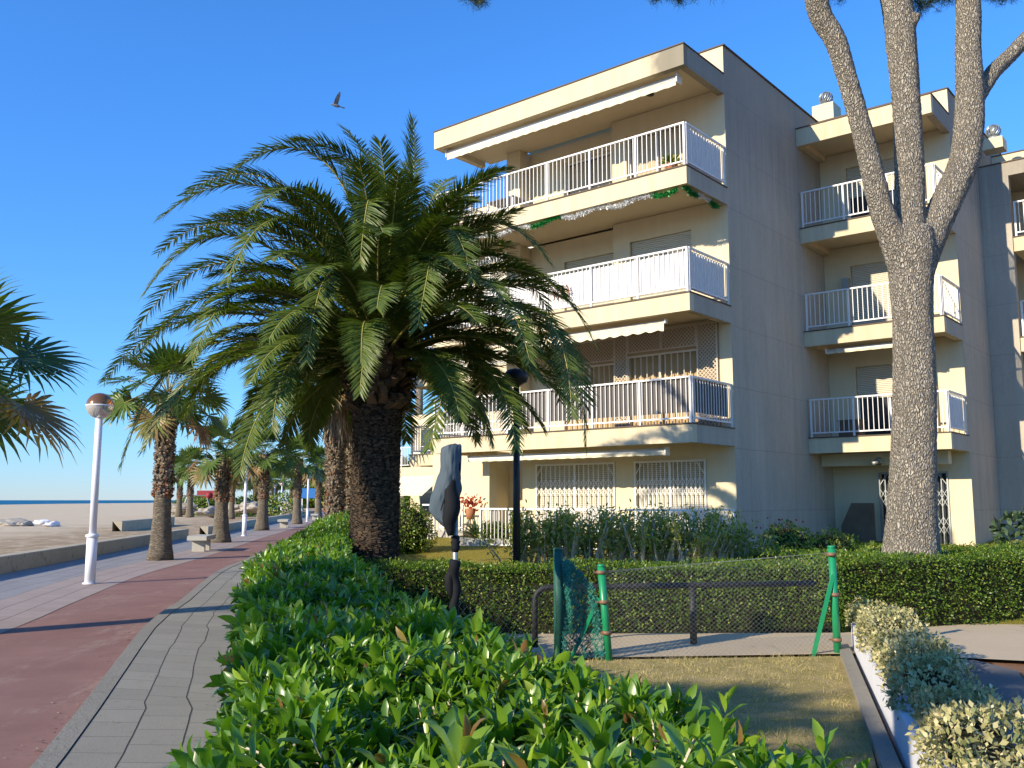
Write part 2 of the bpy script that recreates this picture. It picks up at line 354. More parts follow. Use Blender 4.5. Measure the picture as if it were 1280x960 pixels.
# ------------------------------------------------------------------ geometry
class Geo:
    def __init__(s): s.ch = []; s.nv = 0
    def add(s, V, Fq, mat=0, rnd=0., smooth=False, uv=None):
        V = np.asarray(V, float).reshape(-1, 3); Fq = np.asarray(Fq, int)
        if len(V) == 0: return s
        r = np.full(len(V), rnd, float) if np.isscalar(rnd) else np.asarray(rnd, float)
        s.ch.append((V, Fq + s.nv, mat, r, smooth, uv)); s.nv += len(V); return s
    def box(s, x0, x1, y0, y1, z0, z1, mat=0, rnd=0.):
        V = [(x0, y0, z0), (x1, y0, z0), (x1, y1, z0), (x0, y1, z0), (x0, y0, z1), (x1, y0, z1), (x1, y1, z1), (x0, y1, z1)]
        return s.add(V, BF, mat, rnd)
    def bars(s, P0, P1, r, sides=4, mat=0, up=(0, 0, 1), rnd=0.):   # many straight bars at once
        P0 = np.asarray(P0, float).reshape(-1, 3); P1 = np.asarray(P1, float).reshape(-1, 3); n = len(P0)
        d = P1 - P0; L = np.linalg.norm(d, axis=1, keepdims=True); d = d / np.maximum(L, 1e-9)
        u = np.tile(np.asarray(up, float), (n, 1)); bad = np.abs((d * u).sum(1)) > .95; u[bad] = (1, 0, 0)
        a = np.cross(d, u); a /= np.linalg.norm(a, axis=1, keepdims=True); b = np.cross(d, a)
        ang = np.arange(sides) * 2 * math.pi / sides + math.pi / sides
        r = np.broadcast_to(np.asarray(r, float), (n,))
        ring = (a[:, None] * np.cos(ang)[None, :, None] + b[:, None] * np.sin(ang)[None, :, None]) * r[:, None, None]
        V = np.concatenate([P0[:, None] + ring, P1[:, None] + ring], 1)
        f = [(i, (i + 1) % sides, sides + (i + 1) % sides, sides + i) for i in range(sides)]
        if sides == 4: f += [(3, 2, 1, 0), (4, 5, 6, 7)]
        f = np.array(f)
        Fa = (f[None] + (np.arange(n) * 2 * sides)[:, None, None]).reshape(-1, 4)
        return s.add(V.reshape(-1, 3), Fa, mat, rnd)
    def tube(s, path, radii, sides=10, mat=0, smooth=True, rnd=0., cap=True):
        P = np.asarray(path, float); n = len(P)
        radii = np.broadcast_to(np.asarray(radii, float), (n,))
        T = np.gradient(P, axis=0); T /= np.linalg.norm(T, axis=1, keepdims=True)
        u = np.array((0, 0, 1.)) if abs(T[0][2]) < .9 else np.array((1., 0, 0))
        rings = []
        a = np.cross(T[0], u); a /= np.linalg.norm(a)
        ang = np.arange(sides) * 2 * math.pi / sides
        for i in range(n):
            a = a - T[i] * a.dot(T[i]); a /= np.linalg.norm(a); b = np.cross(T[i], a)
            rings.append(P[i] + radii[i] * (np.cos(ang)[:, None] * a + np.sin(ang)[:, None] * b))
        V = np.concatenate(rings); k = sides
        f = [(i * k + j, i * k + (j + 1) % k, (i + 1) * k + (j + 1) % k, (i + 1) * k + j) for i in range(n - 1) for j in range(k)]
        if cap:
            V = np.concatenate([V, P[:1], P[-1:]]); c0, c1 = n * k, n * k + 1
            for j in range(0, k, 2):
                f.append((c0, (j + 2) % k, j + 1, j)); f.append((c1, (n - 1) * k + j, (n - 1) * k + j + 1, (n - 1) * k + (j + 2) % k))
        return s.add(V, f, mat, rnd, smooth)
    def leaves(s, tpl, P, D, Nn, L, Wd, mat=0, rnd=None, smooth=True):
        T, f = tpl; T = np.asarray(T, float); f = np.asarray(f)
        P = np.asarray(P, float); D = nrm(D); Nn = np.asarray(Nn, float)
        Nn = Nn - D * (D * Nn).sum(1, keepdims=True); Nn = nrm(Nn); B = np.cross(Nn, D)
        L = np.broadcast_to(np.asarray(L, float), (len(P),)); Wd = np.broadcast_to(np.asarray(Wd, float), (len(P),))
        V = P[:, None] + D[:, None] * (T[None, :, 0:1] * L[:, None, None]) + B[:, None] * (T[None, :, 1:2] * Wd[:, None, None]) + Nn[:, None] * (T[None, :, 2:3] * L[:, None, None])
        k = len(T); Fa = (f[None] + (np.arange(len(P)) * k)[:, None, None]).reshape(-1, 4)
        if rnd is None: rnd = NR.random(len(P))
        return s.add(V.reshape(-1, 3), Fa, mat, np.repeat(rnd, k), smooth)
    def build(s, name, mats, parent=None, world_off=None):
        V = np.concatenate([c[0] for c in s.ch])
        if world_off is not None: V = V - np.asarray(world_off, float)
        me = bpy.data.meshes.new(name)
        Fq = np.concatenate([c[1] for c in s.ch]); nf = len(Fq)
        me.vertices.add(len(V)); me.vertices.foreach_set('co', V.astype(np.float32).ravel())
        me.loops.add(nf * 4); me.loops.foreach_set('vertex_index', Fq.astype(np.int32).ravel())
        me.polygons.add(nf); me.polygons.foreach_set('loop_start', np.arange(0, nf * 4, 4, dtype=np.int32))
        me.polygons.foreach_set('material_index', np.concatenate([np.full(len(c[1]), c[2], np.int32) for c in s.ch]))
        me.polygons.foreach_set('use_smooth', np.concatenate([np.full(len(c[1]), c[4], bool) for c in s.ch]))
        if any(c[5] is not None for c in s.ch):
            uv = np.concatenate([c[5] if c[5] is not None else np.zeros((len(c[0]), 2)) for c in s.ch])
            l = me.uv_layers.new(name='UVMap'); l.data.foreach_set('uv', uv[Fq.ravel()].astype(np.float32).ravel())
        a = me.attributes.new('rnd', 'FLOAT', 'POINT'); a.data.foreach_set('value', np.concatenate([c[3] for c in s.ch]).astype(np.float32))
        me.update(calc_edges=True); me.validate()
        for m_ in (mats if isinstance(mats, (list, tuple)) else [mats]): me.materials.append(M[m_])
        o = bpy.data.objects.new(name, me); COL.objects.link(o)
        if parent is not None: o.parent = parent
        return o
BF = np.array([(3, 2, 1, 0), (4, 5, 6, 7), (0, 1, 5, 4), (1, 2, 6, 5), (2, 3, 7, 6), (3, 0, 4, 7)])
def nrm(a): a = np.asarray(a, float); return a / np.maximum(np.linalg.norm(a, axis=-1, keepdims=True), 1e-9)
def rdir(n): return nrm(NR.normal(size=(n, 3)))
def tag(o, label, cat, group=None):
    o['label'] = label; o['category'] = cat
    if group: o['group'] = group
    return o
def thing(name, label, cat, loc=(0, 0, 0), rz=0, group=None):
    o = bpy.data.objects.new(name, None); COL.objects.link(o); o.location = loc; o.rotation_euler = (0, 0, rz)
    return tag(o, label, cat, group)
def struct(o, kind='structure'): o['kind'] = kind; return o
def dup(root, loc, rz, label, scale=1, group=None):
    r = root.copy(); COL.objects.link(r); r.location = loc; r.rotation_euler = (0, 0, rz); r.scale = (scale,) * 3; r['label'] = label
    if group: r['group'] = group
    for ch in list(root.children):
        c = ch.copy(); COL.objects.link(c); c.parent = r
        for g in ch.children:
            d = g.copy(); COL.objects.link(d); d.parent = c
    return r
def interp(poly, t):   # catmull-rom through points, t array in [0,n-1]
    P = np.asarray(poly, float); n = len(P); i = np.clip(np.floor(t).astype(int), 0, n - 2); f = (t - i)[:, None]
    p0 = P[np.clip(i - 1, 0, n - 1)]; p1 = P[i]; p2 = P[i + 1]; p3 = P[np.clip(i + 2, 0, n - 1)]
    return .5 * ((2 * p1) + (-p0 + p2) * f + (2 * p0 - 5 * p1 + 4 * p2 - p3) * f ** 2 + (-p0 + 3 * p1 - 3 * p2 + p3) * f ** 3)
def byY(poly, Y):      # x at given y along a polyline
    P = np.asarray(poly, float); return np.interp(Y, P[:, 1], P[:, 0])
def rotz(V, a): c, s_ = math.cos(a), math.sin(a); V = np.asarray(V, float); return np.stack([V[..., 0] * c - V[..., 1] * s_, V[..., 0] * s_ + V[..., 1] * c, V[..., 2]], -1)

# ------------------------------------------------------------------ ground and setting
def smoothline(poly, n=60):
    P = np.asarray(poly, float); ys = np.linspace(P[0, 1], P[-1, 1], n)
    ys = P[0, 1] + (P[-1, 1] - P[0, 1]) * np.linspace(0, 1, n) ** 1.8
    t = np.interp(ys, P[:, 1], np.arange(len(P)))
    return interp(P, t)
CURB = [(-1.0, -4), (-1.75, 1), (-2.9, 5.74), (-4.76, 12.18), (-5.25, 14.6), (-6.74, 21.32), (-7.3, 25.5), (-9.6, 40), (-12.4, 60), (-17.5, 100), (-30, 190)]
REDL = [(-3.9, -4), (-4.9, 3), (-6.53, 11.96), (-7.41, 16), (-8.49, 21.45), (-9.3, 28.4), (-11.3, 42), (-14.0, 62), (-19.2, 100), (-32, 190)]
def xoff(poly, dx): return [(x + dx, y) for x, y in poly]
def xat(poly, ys): return np.interp(ys, [p[1] for p in poly], [p[0] for p in poly])
def strip(name, A, B, z, mat, na=70, nw=2, uv0=0):
    ys = -4 + 194 * np.linspace(0, 1, na) ** 2.2
    ta = np.interp(ys, [p[1] for p in A], range(len(A))); tb = np.interp(ys, [p[1] for p in B], range(len(B)))
    a = interp(A, ta); b = interp(B, tb)
    a = np.stack([a[:, 0], a[:, 1]], 1); g = Geo(); V = []; UV = []
    s = np.concatenate([[0], np.cumsum(np.linalg.norm(np.diff(a, axis=0), axis=1))])
    for i in range(na):
        w = np.linalg.norm(b[i] - a[i])
        for j in range(nw):
            f = j / (nw - 1); p = a[i] * (1 - f) + b[i] * f
            V.append((p[0], p[1], z)); UV.append((uv0 + f * w, s[i]))
    Fq = [(i * nw + j, i * nw + j + 1, (i + 1) * nw + j + 1, (i + 1) * nw + j) for i in range(na - 1) for j in range(nw - 1)]
    g.add(V, Fq, uv=np.array(UV)); return struct(g.build(name, mat))
# base ground: one sheet out to the horizon
g = Geo(); g.add([(-.9, -60, -.02), (6000, -60, -.02), (6000, 9000, -.02), (-1314.6, 9000, -.02)], [(0, 1, 2, 3)]); struct(g.build('ground', 'soil'))
WALL = [(-9.6, 4), (-11.81, 21.45), (-13.9, 36.15), (-16.6, 56), (-21.5, 90), (-35, 190)]
WALL = [(-8.4, -4)] + WALL
# beach: gently rising to a berm, then down under the sea
nx, ny = 60, 60
xs = np.linspace(0, 1, nx) ** 1.5; ys = -30 + 1500 * np.linspace(0, 1, ny) ** 2
V = []; 
for yy in ys:
    x0 = float(np.interp(yy, [p[1] for p in WALL], [p[0] for p in WALL])) if yy < 190 else -35 - (yy - 190) * .145
    for f in xs:
        d = f * 175
        z = -.02 + .10 * math.sin(d * .25 + yy * .03) * min(1, d / 15) * .5 + .06 * math.exp(-((d - 118) / 30) ** 2) + .05 * min(1, d / 60) - max(0, d - 132) * .06
        V.append((x0 + .15 - d, yy, z))
g = Geo(); g.add(V, [(j * nx + i, (j + 1) * nx + i, (j + 1) * nx + i + 1, j * nx + i + 1) for j in range(ny - 1) for i in range(nx - 1)], smooth=True); struct(g.build('beach_sand', 'sand'))
g = Geo(); g.add([(330, -3000, -1.1), (-20000, -3000, -1.1), (-24000, 26000, -1.1), (-3874, 26000, -1.1), (-190, 190, -1.1)][:4], [(3, 2, 1, 0)]); struct(g.build('sea', 'sea'))
strip('cycle_path', REDL, CURB, 0., 'red')
strip('pavement', xoff(CURB, .16), [(1.2, -4), (.2, 1.9), (-.6, 4), (-1.5, 7), (-2.3, 11), (-3.8, 20), (-7.6, 45), (-10.5, 65), (-15, 100), (-27, 190)], .10, 'pave')
def ribbon(name, poly, w, z0, z1, mat):
    ys = -4 + 194 * np.linspace(0, 1, 70) ** 2.2
    t = np.interp(ys, [p[1] for p in poly], range(len(poly))); a = interp(poly, t); g = Geo(); V = []
    for p in a: V += [(p[0], p[1], z0), (p[0], p[1], z1), (p[0] + w, p[1], z1), (p[0] + w, p[1], z0)]
    Fq = [(i * 4 + j, i * 4 + j + 1, i * 4 + j + 5, i * 4 + j + 4) for i in range(len(a) - 1) for j in range(3)]
    g.add(V, Fq); return struct(g.build(name, mat))
ribbon('kerb', CURB, .155, -.01, .106, 'kerb')
PROM2 = xoff(REDL, -1.35)
strip('tree_strip', PROM2, xoff(REDL, -.003), .004, 'promp')
strip('promenade', WALL, xoff(PROM2, -.003), .004, 'prom')

# sea wall along the beach (three lengths as in the photo)
def wall_run(name, label, pts, w, h, grp=None, mat='lowwall'):
    P = np.array(pts, float); o = P[0]
    g = Geo(); V = []
    for i, p in enumerate(P):
        d = P[min(i + 1, len(P) - 1)] - P[max(i - 1, 0)]; d /= np.linalg.norm(d); nl = np.array((-d[1], d[0])) * w
        a, b = p, p + nl
        V += [(a[0], a[1], -.03), (a[0], a[1], h - .02), (a[0] - .0 + (b[0] - a[0]) * .05, a[1], h), (b[0], b[1], h), (b[0], b[1], -.03)]
    k = 5; Fq = [(i * k + j, (i + 1) * k + j, (i + 1) * k + j + 1, i * k + j + 1) for i in range(len(P) - 1) for j in range(4)]
    Fq += [(0, 1, 2, 3), (0, 3, 4, 4)]; e = (len(P) - 1) * k; Fq += [(e + 3, e + 2, e + 1, e), (e, e + 4, e + 3, e + 3)]
    Fq = [f if len(set(f)) == 4 else (f[0], f[1], f[2], f[2]) for f in Fq]
    Fq = [f for f in Fq if len(set(f)) == 4]
    g.add(V, Fq)
    ob = g.build(name, mat, None, (o[0], o[1], 0)); ob.location = (o[0], o[1], 0)
    return tag(ob, label, 'wall', grp)
ys = np.linspace(-2, 42, 30)
wall_run('sea_wall', 'long low stained concrete wall with pale cap running between promenade and sand', [(float(xat(WALL, y)), y) for y in ys], .38, .40)
wall_run('sea_wall', 'farther length of low beach wall starting behind the third fan palm of the row', [(float(xat(WALL, y)) + .3, y) for y in np.linspace(45, 120, 20)], .4, .42)
wall_run('beach_wall', 'short detached pale wall standing out on the sand beyond the first fan palm trunk', [gnd(152, 664), gnd(218, 656)], .5, .55)

# back lawn and front lawn, paths
def poly(name, pts, z, mat, kind='structure'):
    import bmesh
    bm = bmesh.new(); vs = [bm.verts.new((p[0], p[1], z)) for p in pts]; f = bm.faces.new(vs); f.normal_update()
    if f.normal.z < 0: f.normal_flip()
    bmesh.ops.triangulate(bm, faces=bm.faces); me = bpy.data.meshes.new(name); bm.to_mesh(me); bm.free(); me.materials.append(M[mat])
    o = bpy.data.objects.new(name, me); COL.objects.link(o); return struct(o, kind)
def lz(y): return float(np.interp(y, [12.2, 14, 28, 80], [.0, .16, .72, .74]))
g = Geo(); ys = np.concatenate([np.linspace(12.2, 30, 40), np.linspace(32, 75, 12)]); V = []
for y in ys:
    a = float(np.interp(y, [12.2, 16, 25, 42, 75], [-2.2, -2.7, -4.3, -7.0, -12])); b = 15.
    for f in np.linspace(0, 1, 24): V.append((a + (b - a) * f, y, lz(y) + .02 * math.sin(y * 1.1 + f * 20)))
g.add(V, [(i_ * 24 + j_, i_ * 24 + j_ + 1, (i_ + 1) * 24 + j_ + 1, (i_ + 1) * 24 + j_) for i_ in range(len(ys) - 1) for j_ in range(23)], smooth=True); struct(g.build('back_lawn', 'glawn'))
poly('garden_path', [(-1.6, 9.7), (.43, 10.02), (3.62, 10.30), (3.95, 10.35), (5.35, 9.86), (14, 10.1), (14, 15.5), (7.1, 13.1), (4.2, 11.9), (-1.8, 11.75)], .030, 'concp')
poly('driveway', [(2.2, 1), (3.9, 10.34), (4.9, 10.1), (5.05, 9.4), (4.7, 8.6), (6.5, 4), (7, 1)], .012, 'asph')
poly('front_lawn', [(-.6, -1), (-.6, 9.7), (.43, 9.98), (3.62, 10.26), (3.66, 10.15), (2.33, 6.1), (1.0, 1), (.8, -1)], .012, 'lawn')

# ------------------------------------------------------------------ the apartment building
UX = (.768, -.640); VY = (.640, .768); C1 = (3.93, 19.8)
BR = math.atan2(-.640, .768)
bld = thing('apartment_building', 'four-storey cream apartment building with stepped blocks, white balcony railings and grey shaded side walls', 'building', (C1[0], C1[1], 0), BR)
FL = [.46, 3.38, 6.30, 9.22, 12.13]; SB = [0, 2.95, 5.87, 8.78, 11.60]
def P_(g, name, mat, parent=bld, label=None):
    o = g.build(name, mat, parent)
    if label: o['label'] = label
    return o
def panel(g, x0, x1, y0, y1, z0, z1, holes, mat=0):     # wall along x with openings (hx0,hx1,hz0,hz1)
    xs = sorted({x0, x1, *[h[0] for h in holes], *[h[1] for h in holes]})
    for a, b in zip(xs[:-1], xs[1:]):
        hs = sorted([(h[2], h[3]) for h in holes if h[0] <= a + 1e-6 and h[1] >= b - 1e-6])
        z = z0
        for h0, h1 in hs:
            if h0 > z + 1e-4: g.box(a, b, y0, y1, z, h0, mat)
            z = h1
        if z < z1 - 1e-4: g.box(a, b, y0, y1, z, z1, mat)
def railing_geo(runs, z, h=1.04, step=.125, post=1.32):
    g = Geo(); P0 = []; P1 = []
    for (xa, ya), (xb, yb) in runs:
        L = math.hypot(xb - xa, yb - ya); dx, dy = (xb - xa) / L, (yb - ya) / L
        horiz = abs(dx) > abs(dy)
        def bx(s0, s1, w, za, zb):
            ax, ay = xa + dx * s0, ya + dy * s0; bx_, by_ = xa + dx * s1, ya + dy * s1
            x0, x1 = min(ax, bx_), max(ax, bx_); y0, y1 = min(ay, by_), max(ay, by_)
            if horiz: g.box(x0, x1, y0 - w, y0 + w, za, zb)
            else: g.box(x0 - w, x0 + w, y0, y1, za, zb)
        bx(0, L, .026, z + h - .04, z + h); bx(0, L, .014, z + .10, z + .135)
        n = max(1, round(L / post)); 
        for i in range(n + 1):
            s0 = i * L / n; s0 = min(max(s0, .024), L - .024)
            if horiz: g.box(xa + dx * s0 - .024, xa + dx * s0 + .024, ya - .02, ya + .02, z - .06, z + h - .043)
            else: g.box(xa - .02, xa + .02, ya + dy * s0 - .024, ya + dy * s0 + .024, z - .06, z + h - .043)
        m = int(L / step)
        for i in range(1, m):
            s0 = i * L / m
            if min(abs(s0 - k * L / n) for k in range(n + 1)) < .04: continue
            x, y = xa + dx * s0, ya + dy * s0; g.box(x - .008, x + .008, y - .008, y + .008, z + .138, z + h - .043)
    return g
def balcony(x0, x1, yf, yb, k, left=True, right=True, depth=None, roof=False, rail=True):
    z0, z1 = SB[k], FL[k]
    g = Geo(); t = .18
    g.box(x0, x1, yf, yf + t, z0, z1 - .03)
    g.box(x0, x0 + t, yf + t, yb, z0, z1 - .03)
    g.box(x1 - t, x1, yf + t, yb, z0, z1 - .03, 3)  # end face takes the greyer render, shade put into its colour
    g.box(x0 + t, x1 - t, yf + t, yb + .25, z0 + .16, z1 - .04, 1)
    g.box(x0 - .02, x1 + .02, yf - .025, yb - .005, z1 - .029, z1, 2)
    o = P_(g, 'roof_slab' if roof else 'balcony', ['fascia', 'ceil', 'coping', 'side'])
    if rail and not roof:
        runs = [((x0 + .05, yf + .06), (x1 - .05, yf + .06))]
        if right: runs.append(((x1 - .05, yf + .09), (x1 - .05, yb)))
        if left: runs.append(((x0 + .05, yf + .09), (x0 + .05, yb)))
        r = railing_geo(runs, z1); P_(r, 'railing', 'white', o)
    return o
def window(x0, x1, y, z0, z1, kind='shutter', parts=2, fr='white'):
    # y = outer wall face; built into a 25 cm reveal
    g = Geo(); f = .05
    yy = y + .13
    g.box(x0, x1, yy, yy + .05, z1 - f, z1); g.box(x0, x1, yy, yy + .05, z0, z0 + f)
    for i in range(parts + 1):
        c = x0 + (x1 - x0) * i / parts; a = max(x0, c - f / 2 - (f / 2 if i else 0)); a = min(a, x1 - f); g.box(a, a + f, yy, yy + .05, z0 + f, z1 - f)
    w = P_(g, 'window', fr)
    if kind == 'shutter':
        s = Geo(); s.box(x0 + .02, x1 - .02, yy - .05, yy - .003, z0, z1 - .002); P_(s, 'shutter', 'shutter', w)
    elif kind == 'tan':
        s = Geo(); s.box(x0 + .02, x1 - .02, yy - .05, yy - .003, z0, z1 - .002); P_(s, 'shutter', 'tan', w)
    elif kind == 'half':
        s = Geo(); s.box(x0 + .02, x1 - .02, yy - .05, yy - .003, z1 - .9, z1 - .002); P_(s, 'shutter', 'shutter', w)
        s = Geo(); s.box(x0 + f, x1 - f, yy + .015, yy + .03, z0 + f, z1 - f); P_(s, 'pane', 'glass', w)
    elif kind == 'curtain':
        s = Geo(); n = 60; xs_ = np.linspace(x0 + f, x1 - f, n); V = []
        for i, x in enumerate(xs_): V += [(x, yy + .10 + .02 * math.sin(i * 1.3), z0 + f), (x, yy + .10 + .02 * math.sin(i * 1.3), z1 - f)]
        s.add(V, [(2 * i, 2 * i + 2, 2 * i + 3, 2 * i + 1) for i in range(n - 1)], smooth=True); P_(s, 'curtain', 'curtain', w)
    else:
        s = Geo(); s.box(x0 + f, x1 - f, yy + .015, yy + .03, z0 + f, z1 - f); P_(s, 'pane', 'glass', w)
    return w
def grille(x0, x1, y, z0, z1, w, mat='white', n=14, scissor=True):
    g = Geo(); yo = y - .04
    g.box(x0 - .04, x1 + .04, yo, yo + .03, z1, z1 + .05)
    g.box(x0 - .04, x0, yo, yo + .03, z0, z1); g.box(x1, x1 + .04, yo, yo + .03, z0, z1)
    P0 = []; P1 = []
    for i in range(1, n):
        x = x0 + (x1 - x0) * i / n; g.box(x - .011, x + .011, yo + .004, yo + .026, z0, z1)
        if i in (n // 2,): g.box(x + .012, x + .05, yo + .004, yo + .026, z0, z1)
    if scissor:
        dx = (x1 - x0) / n
        for zc in ((z0 + (z1 - z0) * .30), (z0 + (z1 - z0) * .62)):
            for i in range(n):
                a = x0 + i * dx
                for q in (0, 1):
                    zz = zc + q * .22
                    P0 += [(a, yo + .01, zz), (a, yo + .012, zz + .22)]; P1 += [(a + dx, yo + .01, zz + .22), (a + dx, yo + .012, zz)]
        g.bars([(x0, yo, z1 - .28), (x1, yo, z1 - .28)], [(x0 + .2, yo, z1), (x1 - .2, yo, z1)], .014)
        g.bars(P0, P1, .009)
    return P_(g, 'grille', mat, w)
def awning(x0, x1, y, z, drop=.16, scal=.09, cass=.07, label=None):
    g = Geo(); c = cass
    g.tube([(x0, y, z), (x1, y, z)], c, 12, 0); g.box(x0 - .03, x0, y - c - .02, y + c + .02, z - c - .02, z + c + .02); g.box(x1, x1 + .03, y - c - .02, y + c + .02, z - c - .02, z + c + .02)
    n = int((x1 - x0) / .05); xs_ = np.linspace(x0 + .02, x1 - .02, n); V = []
    for i, x in enumerate(xs_):
        zb = z - c - drop + .5 * scal * (1 - abs(math.sin(x * 9.5))) 
        V += [(x, y - c * .9 + .012 * math.sin(x * 23), z - c * .4), (x, y - c * .9 + .02 * math.sin(x * 19 + 1), zb)]
    g.add(V, [(2 * i, 2 * i + 2, 2 * i + 3, 2 * i + 1) for i in range(n - 1)], 1)
    return P_(g, 'awning', ['awn', 'valance'], bld, label)

wg = Geo()     # all rendered walls of the building (one continuous part)
sg = Geo()     # side walls, shade put into their grey colour
BD = 5.5
# --- main block  (x: -8 .. 0, wall plane y=2)
for k in (1, 2, 3):
    balcony(-8, 0, 0, 2, k)
balcony(-8, 0, 0, 2, 4, roof=True)
wdw = {0: [(-5.87, -3.38, 'plain'), (-2.71, -.80, 'plain')], 1: [(-2.85, -.92, 'tan')], 2: [(-2.80, -1.0, 'shutter')], 3: [(-2.85, -1.1, 'curtain')]}
for k in range(4):
    z0, z1 = FL[k], SB[k + 1] + .15
    if k == 0:
        hs = [(a, b, z0, 2.64) for a, b, _ in wdw[0]]
        panel(wg, -6.4, -.003, 2, 2.25, z0, z1, hs); wg.box(-6.4, -.003, 2, 2.25, -.02, z0 - .001)
        for a, b, _ in wdw[0]:
            w = window(a, b, 2, z0 + .01, 2.64, 'shutter'); grille(a, b, 2, z0 + .02, 2.62, w, n=16)
        wg.box(-7.73, -6.401, 3, 3.25, -.02, z1); wg.box(-9.9, -7.731, 2, 6, -.02, z1); wg.box(-6.399, -6.15, 2.251, 2.99, -.02, z1)
        wg.box(-7.35, -7.1, 1.4, 1.7, -.02, z1)
    else:
        top = {1: 5.32, 2: 8.36, 3: 11.25}[k]
        hs = [(a, b, z0, top) for a, b, _ in wdw[k]]
        panel(wg, -3.3, -.003, 2, 2.25, z0, z1, hs)
        for a, b, kd in wdw[k]:
            w = window(a, b, 2, z0 + .01, top, kd)
            if k == 1: grille(a, b, 2, z0 + .02, top - .02, w, 'lattice', n=11, scissor=False)
        hs2 = [(-5.2, -3.55, z0, top - .05)]
        panel(wg, -6.4, -3.301, 2.38, 2.63, z0, z1, hs2)
        w = window(-5.2, -3.55, 2.38, z0 + .01, top - .05, 'tan' if k == 1 else 'shutter' if k == 2 else 'curtain')
        if k == 1:
            bg_ = Geo(); bg_.box(-.92, -.33, 1.985, 1.997, 3.4, 5.95); bg_.box(-3.29, -.93, 1.985, 1.997, 5.34, 5.95); bg_.box(-3.29, -2.87, 1.985, 1.997, 3.4, 5.339); bg_.box(-5.3, -3.4, 2.365, 2.377, 5.29, 5.95); P_(bg_, 'backing_board', 'tan')
        if k == 1: grille(-5.2, -3.55, 2.38, z0 + .02, top - .07, w, 'lattice', n=10, scissor=False)
        wg.box(-6.9, -6.401, 1.9, 2.63, z0, z1)
    if k: wg.box(-6.9, -6.65, 2.631, 6, z0, z1)
wg.box(-6.65, -.26, 2.65, 11, 11.75, 12.1)            # flat roof
wg.box(-6.9, -.003, 2.0, 2.2, 12.131, 12.85); wg.box(-.2, -.004, 2.0, 2.2, 11.76, 12.13); 
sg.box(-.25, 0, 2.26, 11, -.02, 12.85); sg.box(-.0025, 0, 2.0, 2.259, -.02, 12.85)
wg.box(-6.65, -6.4, 2.7, 11, 11.6, 11.749)
wg.box(-6.9, -.26, 11.01, 11.26, -.02, 12.6)
cg = Geo(); cg.box(-.29, .04, 1.97, 11.04, 12.851, 12.885); cg.box(-6.93, -.291, 1.97, 2.23, 12.851, 12.885)
# ground terrace of main block
tg = Geo(); tg.box(-6.3, 0, .0, 1.995, -.02, .42); tg.box(-6.32, .02, -.02, 1.99, .421, .46)
ter = P_(tg, 'terrace', ['fascia']); P_(railing_geo([((-6.25, .06), (-.05, .06)), ((-.05, .09), (-.05, 1.97)), ((-6.25, .09), (-6.25, 1.97))], .46), 'railing', 'white', ter)
tg = Geo(); tg.box(-9.8, -7.9, 1.2, 1.99, -.02, .82)
ter = P_(tg, 'terrace', ['conc']); P_(railing_geo([((-8.9, 1.26), (-7.95, 1.26))], .82, .75), 'railing', 'white', ter)
# --- right wing (x 0 .. 3.6, slab front y=6.4, wall 8.1)
for k in (1, 2, 3):
    balcony(.003, 3.6, 6.4, 8.1, k, left=False)
balcony(.003, 3.6, 6.4, 8.1, 4, roof=True, left=False)
for k in range(4):
    z0, z1 = (FL[k] if k else 0), SB[k + 1] + .15
    if k == 0:
        panel(wg, .003, 3.597, 8.1, 8.35, -.02, z1, [(1.3, 3.0, .12, 2.42)])
        w = window(1.3, 3.0, 8.1, .12, 2.42, 'plain', 3, 'black'); grille(1.3, 3.0, 8.1, .14, 2.40, w, 'galv', n=13)
    else:
        panel(wg, .003, 3.597, 8.1, 8.35, z0, z1, [(.75, 2.55, z0, z0 + 2.05)])
        window(.75, 2.55, 8.1, z0 + .01, z0 + 2.05, ['', 'half', 'shutter', 'half'][k])
        wg.box(2.6, 2.9, 7.95, 8.098, z0, z1)
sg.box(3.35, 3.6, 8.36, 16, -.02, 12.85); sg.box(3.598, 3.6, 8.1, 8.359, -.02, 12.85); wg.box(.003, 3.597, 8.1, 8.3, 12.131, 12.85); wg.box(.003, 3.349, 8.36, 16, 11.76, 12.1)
cg.box(3.32, 3.63, 8.07, 16.03, 12.851, 12.885); cg.box(.05, 3.319, 8.07, 8.33, 12.851, 12.885)
# --- third block, set back again
for k in (1, 2, 3): balcony(4.4, 9.2, 11.1, 12.9, k, left=False)
sg.box(3.603, 4.38, 11.1, 11.35, -.02, 11.05)  # front strip in the same greyer render, its shade painted in
for k in range(4):
    z0, z1 = (FL[k] if k else -.02), min(SB[k + 1] + .15, 11.05)
    panel(wg, 3.603, 9.2, 12.9, 13.15, SB[k] + .151 if k else -.02, z1, [(4.6, 6.8, max(z0, .1), z0 + 2.1)]); window(4.6, 6.8, 12.9, max(z0, .1) + .01, z0 + 2.1, 'shutter')
sg.box(3.603, 9.2, 11.1, 13.2, 11.051, 11.45); wg.box(3.603, 9.2, 13.0, 16, 11.451, 12.35)
cg.box(3.603, 9.25, 11.07, 11.33, 11.451, 11.485); cg.box(3.603, 9.25, 12.97, 13.2, 12.351, 12.38)
